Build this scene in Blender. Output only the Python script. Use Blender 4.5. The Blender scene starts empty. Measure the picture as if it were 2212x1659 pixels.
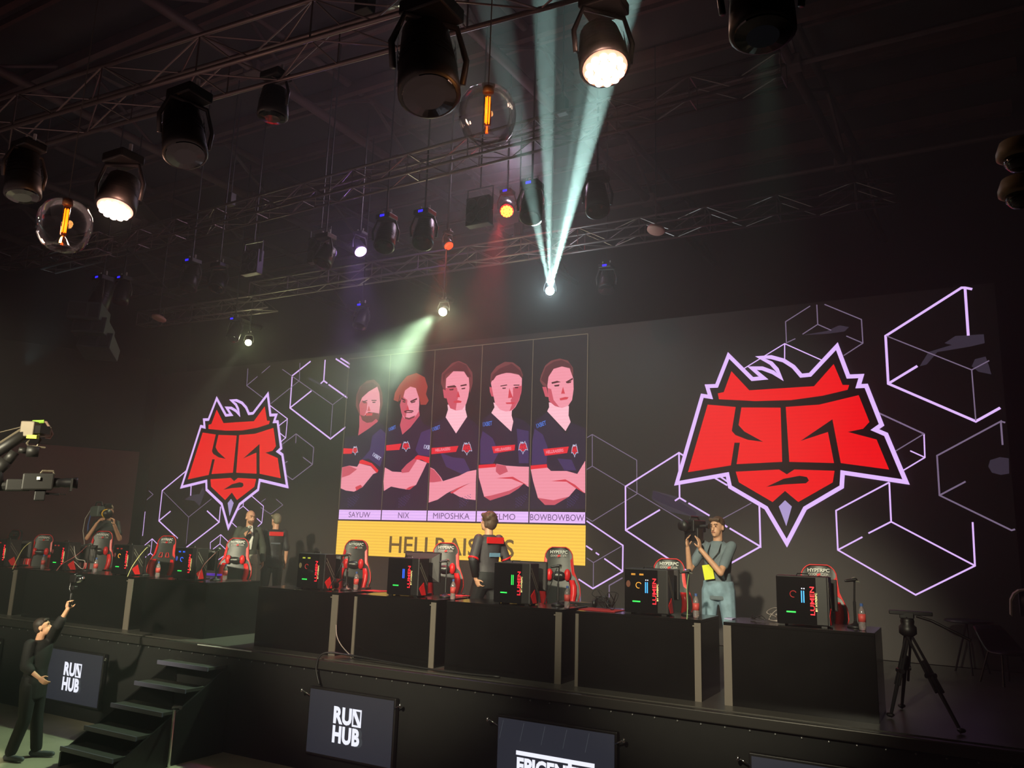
import bpy, bmesh, math, random
from mathutils import Vector, Matrix
random.seed(7)
SC = bpy.context.scene
COL = SC.collection
R = math.radians
V = Vector
# ------------------------------------------------------------------ camera
EYE = V((0, 0, 1.47))
F = 1720.0
MX = ((0.87490485, -0.06732701, -0.47959209), (0.48335666, 0.18300498, 0.85608149), (0.03013033, -0.98080388, 0.1926549))
cd = bpy.data.cameras.new('camera')
cam = bpy.data.objects.new('camera', cd); COL.objects.link(cam)
cd.sensor_fit = 'HORIZONTAL'; cd.sensor_width = 36; cd.lens = 36 * F / 2212; cd.clip_start = .05; cd.clip_end = 200
cam.matrix_world = Matrix(((MX[0][0], -MX[0][1], -MX[0][2], EYE.x), (MX[1][0], -MX[1][1], -MX[1][2], EYE.y), (MX[2][0], -MX[2][1], -MX[2][2], EYE.z), (0, 0, 0, 1)))
SC.camera = cam
# a surveyed pixel becomes a point in the hall: on a height, on a depth plane, or at a range
def ray(px, py):
    a, b, c = px - 1106, py - 829.5, F
    return V([r[0] * a + r[1] * b + r[2] * c for r in MX])
def Pz(px, py, z):
    d = ray(px, py); return EYE + d * ((z - EYE.z) / d.z)
def Py(px, py, y):
    d = ray(px, py); return EYE + d * (y / d.y)
def Pd(px, py, r):
    return EYE + ray(px, py).normalized() * r
# ------------------------------------------------------------------ world, exposure, haze in the air
SC.view_settings.view_transform = 'Standard'; SC.view_settings.look = 'None'
SC.view_settings.exposure = 0; SC.view_settings.gamma = 1; SC.view_settings.use_curve_mapping = False
w = bpy.data.worlds.new('world'); SC.world = w; w.use_nodes = True
nt = w.node_tree; nt.nodes['Background'].inputs[0].default_value = (.20, .13, .14, 1); nt.nodes['Background'].inputs[1].default_value = .0
cy = SC.cycles
cy.use_denoising = True; cy.max_bounces = 5; cy.diffuse_bounces = 2; cy.glossy_bounces = 3; cy.transmission_bounces = 4
cy.transparent_max_bounces = 10; cy.volume_bounces = 0; cy.caustics_reflective = False; cy.caustics_refractive = False
cy.sample_clamp_indirect = 3; cy.sample_clamp_direct = 0
# ------------------------------------------------------------------ lamps and added fill lights
def spot(name, loc, target, power, col, angle, blend=.3, size=.08):
    l = bpy.data.lights.new(name, 'SPOT'); l.energy = power; l.color = col; l.spot_size = R(angle); l.spot_blend = blend; l.shadow_soft_size = size
    o = bpy.data.objects.new(name, l); COL.objects.link(o); o.location = loc
    o.rotation_euler = (V(target) - V(loc)).to_track_quat('-Z', 'Y').to_euler(); return o
def area(name, loc, target, power, col, sx, sy):
    l = bpy.data.lights.new(name, 'AREA'); l.energy = power; l.color = col; l.shape = 'RECTANGLE'; l.size = sx; l.size_y = sy
    o = bpy.data.objects.new(name, l); COL.objects.link(o); o.location = loc
    o.rotation_euler = (V(target) - V(loc)).to_track_quat('-Z', 'Y').to_euler(); return o
WHITE_HEAD = Py(1188, 630, 10.4); YEL_HEAD = Py(958, 672, 10.2); YEL2_HEAD = Py(537, 739, 11.5)
WARM_PAR = Pd(1303, 125, 5.7); WARM_PAR2 = Pd(255, 432, 7.5)
for kx, ky, kz, tx_, ty_, pw, an in ((-1.0, -3.0, 5.0, -2.4, 10.8, 7600, 20), (-2.0, -3.0, 5.0, -6.8, 10.6, 10500, 22), (-5.5, -3.5, 5.0, -11.4, 10.4, 12500, 22), (-9.0, -2.5, 5.0, -15.0, 10.2, 4500, 20)):
    spot('front_key', (kx, ky, kz), (tx_, ty_, .15), pw, (1, .93, .66), an, .9, .15)
spot('stage_wash', (-3.5, 4.4, 6.0), (-5.0, 12.6, .2), 900, (.85, 1, .72), 62, 1, .2)
for tx, ty, ty_, pw, an in ((1177, 60, 6.0, 72000, 2.7), (1330, 60, 6.0, 115000, 3.4), (1240, 330, 6.6, 20000, 1.7), (1158, 476, 8.6, 36000, 3.6), (1222, 300, 6.6, 9000, 4.5)):
    tg = Py(tx, ty, ty_)
    spot('beam_lamp', WHITE_HEAD + (tg - WHITE_HEAD).normalized() * .12, tg, pw, (.60, 1, .92), an, .25, .02)
for p_, e_, c_ in ((WHITE_HEAD, 50, (.7, .95, 1)), (YEL_HEAD, 30, (.9, 1, .6)), (YEL2_HEAD, 22, (.9, 1, .5)), (Py(1095, 452, 10.2), 20, (1, .04, .05)), (Py(967, 527, 10.2), 6, (1, .12, .05)), (Py(776, 538, 10.2), 12, (.5, .25, 1)), (WARM_PAR, 6, (1, .55, .4)), (WARM_PAR2, 6, (1, .5, .35))):
    l = bpy.data.lights.new('lens_halo_fill', 'POINT'); l.energy = e_; l.color = c_; l.shadow_soft_size = .05; o = bpy.data.objects.new('lens_halo_fill', l); COL.objects.link(o); o.location = p_ + (EYE - p_).normalized() * .3  # added point lights imitating the halo around the lit lenses
spot('rig_haze_fill', (-6.8, 12.3, 8.7), (-7.6, 8.0, 4.5), 260, (.90, .66, .90), 130, 1, .3)  # unseen fill added to lift the haze around the rig
spot('yellow_beam_lamp', YEL_HEAD + V((-.1, -.1, -.08)), (-10.3, 6.4, -1.27), 2000, (.66, 1, .60), 62, 1, .05)
spot('floor_patch_fill', (-6.0, 1.6, 5.6), (-10.5, 5.0, -1.27), 4600, (1, 1, .66), 14, .3, .04)  # unseen spot added to brighten the patch of hall floor
spot('yellow_beam_lamp', YEL2_HEAD + V((0, -.1, -.1)), YEL2_HEAD + V((-.6, -1.2, -2.4)), 400, (.9, 1, .6), 26, .8, .05)
spot('green_beam_lamp', Pd(1652, 85, 4.4), Pd(1665, 700, 9.0), 420, (.42, .85, .60), 17, .8, .05)
spot('warm_par_lamp', WARM_PAR + V((.02, .08, -.12)), WARM_PAR + V((-1.2, 2.0, -4)), 130, (1, .62, .45), 70, 1, .15)
spot('warm_par_lamp', WARM_PAR2 + V((0, -.02, -.08)), WARM_PAR2 + V((.3, .6, -2)), 60, (1, .55, .36), 70, 1, .12)
spot('red_lamp', Py(1095, 452, 10.2) + V((0, -.1, -.1)), Py(1000, 900, 9.5), 1500, (1, .05, .06), 34, .8, .06)
spot('red_lamp', Py(967, 527, 10.2) + V((0, -.1, -.1)), Py(930, 900, 9.5), 600, (1, .08, .05), 30, .8, .06)
spot('purple_lamp', Py(776, 538, 10.2) + V((0, -.1, -.1)), Py(800, 900, 9.5), 260, (.5, .28, 1), 46, .8, .06)
spot('rig_head_fill', (-16.4, 9.0, 4.6), (-15.6, 9.6, 7.2), 60, (.6, .95, 1), 80, 1, .05)  # unseen spot that lights up the grey moving head at left
area('roof_fill', (-7, 3, 3.2), (-7, 6, 9.5), 34, (1, .62, .56), 9, 5)  # unseen area light added to brighten the dark roof from below
# ------------------------------------------------------------------ materials
def lin(c): return tuple(((x / 255) / 12.92 if x / 255 <= .04045 else ((x / 255 + .055) / 1.055) ** 2.4) for x in c)
MATS = {}
def mat(name, col, rough=.5, metal=0., emit=None, es=1., noise=0., scale=20., trans=0., coat=0., spec=.5, bump=0.):
    """col in 0..255 sRGB"""
    if name in MATS: return MATS[name]
    m = bpy.data.materials.new(name); m.use_nodes = True; n = m.node_tree; b = n.nodes['Principled BSDF']
    c = (*lin(col), 1); b.inputs['Base Color'].default_value = c; b.inputs['Roughness'].default_value = rough; b.inputs['Metallic'].default_value = metal
    b.inputs['Specular IOR Level'].default_value = spec; b.inputs['Transmission Weight'].default_value = trans; b.inputs['Coat Weight'].default_value = coat
    if emit is not None:
        b.inputs['Emission Color'].default_value = (*lin(emit), 1); b.inputs['Emission Strength'].default_value = es
    if noise or bump:
        tc = n.nodes.new('ShaderNodeTexCoord'); nz = n.nodes.new('ShaderNodeTexNoise'); nz.inputs['Scale'].default_value = scale; nz.inputs['Detail'].default_value = 4
        n.links.new(tc.outputs['Object'], nz.inputs['Vector'])
        if noise:
            cr = n.nodes.new('ShaderNodeValToRGB'); cr.color_ramp.elements[0].position = .3; cr.color_ramp.elements[1].position = .7
            cr.color_ramp.elements[0].color = (*[x * (1 - noise) for x in c[:3]], 1); cr.color_ramp.elements[1].color = (*[min(1, x * (1 + noise)) for x in c[:3]], 1)
            n.links.new(nz.outputs[0], cr.inputs[0]); n.links.new(cr.outputs[0], b.inputs['Base Color'])
        if bump:
            bp = n.nodes.new('ShaderNodeBump'); bp.inputs['Strength'].default_value = bump; n.links.new(nz.outputs[0], bp.inputs['Height']); n.links.new(bp.outputs[0], b.inputs['Normal'])
    MATS[name] = m; return m
def led(name, col, es=1.15, stripe=0.):
    if name in MATS: return MATS[name]
    m = mat(name, (22, 20, 22), .6, 0, col, es)
    if stripe:   # the rows of diodes of the screen
        n = m.node_tree; b = n.nodes['Principled BSDF']; tc = n.nodes.new('ShaderNodeTexCoord'); wv = n.nodes.new('ShaderNodeTexWave')
        wv.bands_direction = 'Z'; wv.inputs['Scale'].default_value = 5.5
        mr = n.nodes.new('ShaderNodeMapRange'); mr.inputs[3].default_value = es * (1 - stripe); mr.inputs[4].default_value = es * (1 + stripe * .5)
        n.links.new(tc.outputs['Object'], wv.inputs['Vector']); n.links.new(wv.outputs['Fac'], mr.inputs[0]); n.links.new(mr.outputs[0], b.inputs['Emission Strength'])
    return m
def glass(name, tint=(255, 255, 255), op=.12):
    if name in MATS: return MATS[name]
    m = bpy.data.materials.new(name); m.use_nodes = True; n = m.node_tree; n.nodes.clear()
    o = n.nodes.new('ShaderNodeOutputMaterial'); t = n.nodes.new('ShaderNodeBsdfTransparent'); g = n.nodes.new('ShaderNodeBsdfGlossy'); x = n.nodes.new('ShaderNodeMixShader'); f = n.nodes.new('ShaderNodeFresnel')
    t.inputs[0].default_value = (*lin(tint), 1); g.inputs[0].default_value = (1, 1, 1, 1); g.inputs['Roughness'].default_value = .03; f.inputs[0].default_value = 1 + op; mn = n.nodes.new('ShaderNodeMath'); mn.operation = 'MINIMUM'; mn.inputs[1].default_value = .5; n.links.new(f.outputs[0], mn.inputs[0])
    n.links.new(mn.outputs[0], x.inputs[0]); n.links.new(t.outputs[0], x.inputs[1]); n.links.new(g.outputs[0], x.inputs[2]); n.links.new(x.outputs[0], o.inputs[0])
    MATS[name] = m; return m
BLACK = mat('black_paint', (22, 20, 21), .45)
MATTE = mat('matte_black', (11, 10, 10), .8, noise=.3, scale=6)
PLASTIC = mat('black_plastic', (24, 23, 25), .35)
GLOSSB = mat('gloss_black_laminate', (15, 14, 14), .16, noise=.2, scale=3)
TRUSSM = mat('truss_aluminium', (120, 108, 108), .38, .7)
STEELB = mat('roof_steel', (84, 62, 60), .6, .2, noise=.25, scale=3)
PURLIN = mat('red_oxide_purlin', (84, 50, 46), .6, .1, noise=.25, scale=3)
CHROME = mat('chrome', (210, 210, 210), .15, 1)
GREYST = mat('grey_edge_band', (100, 92, 84), .5)
SKIN = mat('skin', (214, 160, 128), .5, noise=.06, scale=30)
RED = mat('red_leatherette', (225, 30, 34), .38)
CHAIRB = mat('black_leatherette', (50, 52, 50), .42)
CHAIRD = mat('black_vinyl', (30, 29, 30), .4)
# ------------------------------------------------------------------ mesh helpers
class MB:
    def __init__(s): s.v = []; s.f = []; s.m = []; s.mi = 0
    def add(s, vs, fs):
        b = len(s.v); s.v += [V(p) for p in vs]; s.f += [tuple(i + b for i in f) for f in fs]; s.m += [s.mi] * len(fs); return s
    def mt(s, i): s.mi = i; return s
    def box(s, c, d, rot=None):
        c = V(c); x, y, z = d[0] / 2, d[1] / 2, d[2] / 2
        vs = [V((a * x, b * y, e * z)) for a in (-1, 1) for b in (-1, 1) for e in (-1, 1)]
        if rot is not None: vs = [rot @ p for p in vs]
        return s.add([p + c for p in vs], [(0, 1, 3, 2), (4, 6, 7, 5), (0, 4, 5, 1), (2, 3, 7, 6), (0, 2, 6, 4), (1, 5, 7, 3)])
    def tube(s, pts, r, n=8, cap=True):
        pts = [V(p) for p in pts]; rs = r if isinstance(r, (list, tuple)) else [r] * len(pts); rings = []; up = V((0, 0, 1))
        t0 = (pts[1] - pts[0]).normalized()
        a = t0.cross(up) if abs(t0.dot(up)) < .95 else t0.cross(V((1, 0, 0)))
        a.normalize()
        for i, p in enumerate(pts):
            t = (pts[min(i + 1, len(pts) - 1)] - pts[max(i - 1, 0)]).normalized()
            a = (a - t * a.dot(t)).normalized(); b = t.cross(a)
            rings.append([p + (a * math.cos(2 * math.pi * k / n) + b * math.sin(2 * math.pi * k / n)) * rs[i] for k in range(n)])
        vs = [p for q in rings for p in q]; fs = []
        for i in range(len(pts) - 1):
            for k in range(n):
                fs.append((i * n + k, i * n + (k + 1) % n, (i + 1) * n + (k + 1) % n, (i + 1) * n + k))
        if cap: fs += [tuple(range(n))[::-1], tuple(range((len(pts) - 1) * n, len(pts) * n))]
        return s.add(vs, fs)
    def lathe(s, c, prof, n=20, axis=None, sx=1, sy=1, cap=True):
        """prof: list of (radius, height) about axis (default z)"""
        q = axis.to_track_quat('Z', 'Y') if axis is not None else None; c = V(c); vs = []
        for r, h in prof:
            for k in range(n):
                p = V((r * math.cos(2 * math.pi * k / n) * sx, r * math.sin(2 * math.pi * k / n) * sy, h)); vs.append(c + (q @ p if q else p))
        fs = []
        for i in range(len(prof) - 1):
            for k in range(n): fs.append((i * n + k, i * n + (k + 1) % n, (i + 1) * n + (k + 1) % n, (i + 1) * n + k))
        if cap: fs += [tuple(range(n))[::-1], tuple(range((len(prof) - 1) * n, len(prof) * n))]
        return s.add(vs, fs)
    def ell(s, c, r, rot=None, n=12, m=8):
        c = V(c); vs = []; fs = []
        for i in range(m + 1):
            th = math.pi * i / m
            for k in range(n):
                ph = 2 * math.pi * k / n; p = V((r[0] * math.sin(th) * math.cos(ph), r[1] * math.sin(th) * math.sin(ph), r[2] * math.cos(th)))
                vs.append(c + (rot @ p if rot else p))
        for i in range(m):
            for k in range(n): fs.append((i * n + k, (i + 1) * n + k, (i + 1) * n + (k + 1) % n, i * n + (k + 1) % n))
        return s.add(vs, fs)
    def cap(s, p0, p1, r0, r1, n=10):
        """tapered limb with round ends"""
        p0 = V(p0); p1 = V(p1); t = (p1 - p0).normalized(); pts = []; rs = []
        for a in (80, 55, 28): pts.append(p0 - t * r0 * math.sin(R(a))); rs.append(r0 * math.cos(R(a)))
        pts += [p0, p1]; rs += [r0, r1]
        for a in (28, 55, 80): pts.append(p1 + t * r1 * math.sin(R(a))); rs.append(r1 * math.cos(R(a)))
        return s.tube(pts, rs, n)
    def rings(s, rows, n=16):
        """rows: (centre, xaxis*rx, yaxis*ry)"""
        vs = []
        for c, a, b in rows:
            for k in range(n): vs.append(V(c) + V(a) * math.cos(2 * math.pi * k / n) + V(b) * math.sin(2 * math.pi * k / n))
        fs = []
        for i in range(len(rows) - 1):
            for k in range(n): fs.append((i * n + k, i * n + (k + 1) % n, (i + 1) * n + (k + 1) % n, (i + 1) * n + k))
        fs += [tuple(range(n))[::-1], tuple(range((len(rows) - 1) * n, len(rows) * n))]
        return s.add(vs, fs)
    def poly(s, pts): return s.add(pts, [tuple(range(len(pts)))])
    def prism(s, pts, off):
        n = len(pts); off = V(off); vs = [V(p) for p in pts] + [V(p) + off for p in pts]
        return s.add(vs, [tuple(range(n))[::-1], tuple(range(n, 2 * n))] + [(i, (i + 1) % n, n + (i + 1) % n, n + i) for i in range(n)])
    def mesh(s, mats, org=None, smooth=False):
        me = bpy.data.meshes.new('m')
        vs = [org @ p for p in s.v] if org is not None else s.v
        me.from_pydata([tuple(p) for p in vs], [], s.f)
        for i, p in enumerate(me.polygons): p.material_index = s.m[i]
        for m in (mats if isinstance(mats, (list, tuple)) else [mats]): me.materials.append(m)
        me.validate(); bm = bmesh.new(); bm.from_mesh(me)
        if not s.flat: bmesh.ops.recalc_face_normals(bm, faces=bm.faces)
        bm.to_mesh(me); bm.free()
        if smooth:
            for p in me.polygons: p.use_smooth = True
        return me
    flat = False
    def build(s, name, mats, parent=None, world=False, smooth=False, bevel=0, loc=None, remesh=0, sm=3):
        """world=True: the shape was laid out in hall coordinates"""
        org = None
        if parent is not None and world: org = mw(parent).inverted()
        if loc is not None: org = Matrix.Translation(-V(loc))
        me = s.mesh(mats, org, smooth); me.name = name
        o = bpy.data.objects.new(name, me); COL.objects.link(o)
        if parent is not None: o.parent = parent
        if loc is not None: o.location = loc
        if bevel:
            b = o.modifiers.new('b', 'BEVEL'); b.width = bevel; b.segments = 2; b.limit_method = 'ANGLE'
        if remesh:
            q = o.modifiers.new('r', 'REMESH'); q.mode = 'VOXEL'; q.voxel_size = remesh; q.use_smooth_shade = True
            q = o.modifiers.new('s', 'SMOOTH'); q.iterations = sm; q.factor = .5
        return o
def mw(o):
    m = Matrix.LocRotScale(o.location, o.rotation_euler, o.scale)
    return mw(o.parent) @ m if o.parent else m
def tag(o, label, cat, group=None, kind=None):
    o['label'] = label; o['category'] = cat
    if group: o['group'] = group
    if kind: o['kind'] = kind
    return o
def thing(name, loc, label, cat, group=None, rz=0):
    o = bpy.data.objects.new(name, None); COL.objects.link(o); o.location = loc; o.rotation_euler = (0, 0, rz); o.empty_display_size = .1
    return tag(o, label, cat, group)
def struct(o): o['kind'] = 'structure'; return o
def dup(o, parent=None):
    c = o.copy(); COL.objects.link(c); c.parent = parent
    for ch in list(o.children): dup(ch, c)
    return c
def text2d(body, w=None, h=None, bold=0., track=1.):
    cu = bpy.data.curves.new('t', 'FONT'); cu.body = body; cu.offset = bold; cu.space_character = track; cu.resolution_u = 3; cu.dimensions = '2D'; cu.fill_mode = 'FRONT'
    ob = bpy.data.objects.new('t', cu); COL.objects.link(ob); dg = bpy.context.evaluated_depsgraph_get(); dg.update()
    me = bpy.data.meshes.new_from_object(ob.evaluated_get(dg))
    vs = [v.co.copy() for v in me.vertices]; fs = [tuple(p.vertices) for p in me.polygons]
    bpy.data.objects.remove(ob); bpy.data.curves.remove(cu); bpy.data.meshes.remove(me)
    x0 = min(v.x for v in vs); x1 = max(v.x for v in vs); y0 = min(v.y for v in vs); y1 = max(v.y for v in vs)
    W, H = x1 - x0, y1 - y0
    if w is None: w = h * W / H
    if h is None: h = w * H / W
    return [((v.x - x0) / W * w - w / 2, (v.y - y0) / H * h - h / 2) for v in vs], fs
def ribbon(pts, w, closed=False):
    """flat mitred stroke in 2D"""
    n = len(pts); L = []; Rr = []
    for i in range(n):
        p = V(pts[i]).to_2d() if False else Vector((pts[i][0], pts[i][1]))
        a = Vector(pts[i - 1][:2]) if (i > 0 or closed) else None; b = Vector(pts[(i + 1) % n][:2]) if (i < n - 1 or closed) else None
        d0 = (p - a).normalized() if a is not None and (p - a).length > 1e-6 else None; d1 = (b - p).normalized() if b is not None and (b - p).length > 1e-6 else None
        if d0 is None: d0 = d1
        if d1 is None: d1 = d0
        n0 = Vector((-d0.y, d0.x)); n1 = Vector((-d1.y, d1.x)); mm = n0 + n1
        if mm.length < .3: mm = n0
        mm.normalize(); k = min(2.6, 1 / max(.35, mm.dot(n0)))
        L.append(p + mm * w / 2 * k); Rr.append(p - mm * w / 2 * k)
    q = []
    for i in range(n if closed else n - 1):
        j = (i + 1) % n; q.append((L[i], L[j], Rr[j], Rr[i]))
    return q
# ------------------------------------------------------------------ the hall
def slab(name, c, d, m): return struct(MB().box(c, d).build(name, m, loc=c))
HALLF = mat('hall_floor', (165, 158, 138), .5, noise=.2, scale=1.5)
DRAPE = mat('black_drape', (30, 22, 24), .9, noise=.25, scale=2)
slab('floor', (-8, 6, -1.37), (34, 28, .2), HALLF)
slab('ceiling', (-8, 6, 10.1), (34, 30, .2), mat('roof_panel', (46, 34, 34), .85, noise=.3, scale=.8))
slab('wall_back', (-8, 19.6, 4.3), (34, .3, 11.6), DRAPE)
slab('wall_right', (1.9, 6, 4.3), (.2, 28, 11.6), mat('dark_wall', (22, 16, 16), .8))
slab('wall_left', (-24.9, 6, 4.3), (.2, 28, 11.6), mat('dark_wall', (22, 16, 16), .8))
# maroon partition that closes the stage on the left
t = V((.467, .884, 0)); e1 = V((-17.25, 12.45, 0)); e0 = e1 - t * 9
m = MB(); nn = V((-t.y, t.x, 0)) * .15
m.prism([e0, e1, e1 + V((0, 0, 3.3)), e0 + V((0, 0, 3.3))], nn)
o = m.build('partition_wall', mat('maroon_partition', (128, 70, 76), .8, noise=.1, scale=1), loc=e0); tag(o, 'dark maroon partition wall closing the left side of the stage', 'wall')
m = MB(); m.prism([e0 + V((0, 0, 3.32)), e1 + V((0, 0, 3.32)), e1 + V((0, 0, 5.6)), e0 + V((0, 0, 5.6))], nn)
o = m.build('black_curtain', DRAPE, loc=e0 + V((0, 0, 3.32))); tag(o, 'black curtain hanging above the maroon partition at the left', 'curtain')
# ------------------------------------------------------------------ stage
DECK = mat('stage_vinyl', (70, 68, 64), .32, noise=.12, scale=2)
st = thing('stage_platform', (-8, 7.72, 0), 'long raised black stage with studded front edge carrying desks and screens', 'stage')
MB().box((-8.0, 10.15, -.03), (18.4, 4.8, .06)).build('deck', DECK, st, True)
MB().box((-8.0, 7.74, -.69), (18.4, .04, 1.16)).build('fascia', MATTE, st, True)
MB().box((-8.0, 7.71, -.06), (18.4, .1, .1)).build('edge_trim', mat('edge_trim_metal', (60, 58, 56), .35, .5), st, True, bevel=.01)
sd0 = MB().lathe((0, 0, 0), [(.010, 0), (.012, .004), (.007, .012), (0.001, .014)], 6, V((0, -1, 0))).build('stud', mat('zinc_stud', (150, 150, 150), .3, .8), st)
for k in range(66):
    o = sd0 if k == 0 else sd0.copy()
    if k: COL.objects.link(o); o.parent = st
    o.location = V((-14.2 + k * .222, 7.715, -.14)) - st.location
m = MB(); m.tube([(-8.95, 7.665, -.012), (-7.96, 7.665, -.012)], .008)
m.build('edge_strip', mat('white_edge_tape', (170, 170, 165), .5), st, True)
# steps: five open treads up to the deck
sp = thing('stage_steps', (-8.88, 6.3, -1.27), 'black open steps with five pale nosed treads leading up to the stage', 'steps')
TREAD = mat('grey_tread', (52, 50, 48), .6, noise=.15, scale=10); NOSE = mat('tread_nosing', (92, 90, 110), .4)
ys = [7.4, 7.09, 6.79, 6.47, 6.2]; zs = [-.22, -.44, -.66, -.87, -1.05]
for i in range(5):
    tr = MB().box((-8.88, ys[i] + .15, zs[i] - .02), (.94, .30, .035)).build('tread', TREAD, sp, True)
    o = MB().box((-8.88, ys[i] - .008, zs[i] - .02), (.96, .018, .05)).build('nosing', NOSE, tr, True)
for sx in (-9.38, -8.38):
    MB().prism([(sx, 6.2, -1.27), (sx, 7.7, -1.27), (sx, 7.7, -.3), (sx, 7.6, -.28), (sx, 6.2, -1.12)], (.03, 0, 0)).build('stringer', BLACK, sp, True)
for sx in (-8.34,):
    MB().tube([(sx, 6.9, -1.27), (sx, 6.9, -.62)], .02).tube([(sx - .03, 6.9, -.62), (sx + .1, 6.9, -.60)], .024).build('handrail_socket', CHROME, sp, True)
# ------------------------------------------------------------------ LED wall, its picture drawn on the screen plane
YW = 12.64
def W(px, py):
    p = Py(px, py, YW); return (p.x, p.z)
def lay(pts, k): return [(x, YW - .004 * k, z) for x, z in pts]
lw = thing('led_wall', (-8.25, YW + .15, 0), 'huge dark led wall behind the stage showing emblems, cube outlines and a team lineup', 'screen')
LB = (-17.08, .66, 0, 5.24)
LEDB = mat('led_panel', (62, 55, 54), .55, noise=.04, scale=.7)
m = MB(); m.box(((LB[0] + LB[1]) / 2, YW + .08, LB[3] / 2), (LB[1] - LB[0], .16, LB[3])); m.build('screen_surface', LEDB, lw, True)
m = MB()
for k in range(13): m.box((LB[0] + .7 + k * 1.36, YW + .26, LB[3] / 2), (.06, .2, LB[3] - .1))
m.build('support_frame', BLACK, lw, True)
LAV = led('led_lavender', (226, 186, 255), 1.15); LAVD = led('led_lavender_dim', (128, 110, 138), .9); LAVX = led('led_lavender_faint', (92, 80, 96), .8)
LRED = led('led_red', (240, 10, 18), 1.12, .05); LRED2 = led('led_red_dark', (200, 18, 26), 1.1); LBLK = mat('led_black', (38, 30, 32), .6); LGEM = led('led_gem', (178, 158, 215), 1.0)
LT = led('led_tuft', (60, 52, 66), .8)
def px2(c, ox, oy, s): return [W(ox + a / s, oy + b / s) for a, b in c]
def strokes(name, segs, mt_, wd, k, conv):
    m = MB(); m.flat = True
    for sg in segs:
        for q in ribbon(conv(sg), wd): m.poly(lay(q, k))
    return m.build(name, mt_, lw, True)
cR = lambda c: px2(c, 1400, 560, 2.5924); cG = lambda c: px2(c, 1250, 920, 4.0467); cK = lambda c: px2(c, 520, 760, 8.296)
c4 = lambda c: px2(c, 0, 500, 2.962); cO = lambda c: px2(c, 330, 1060, 5.53); cZ = lambda c: px2(c, 0, 1060, 5.53); cP = lambda c: [W(*q) for q in c]
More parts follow.
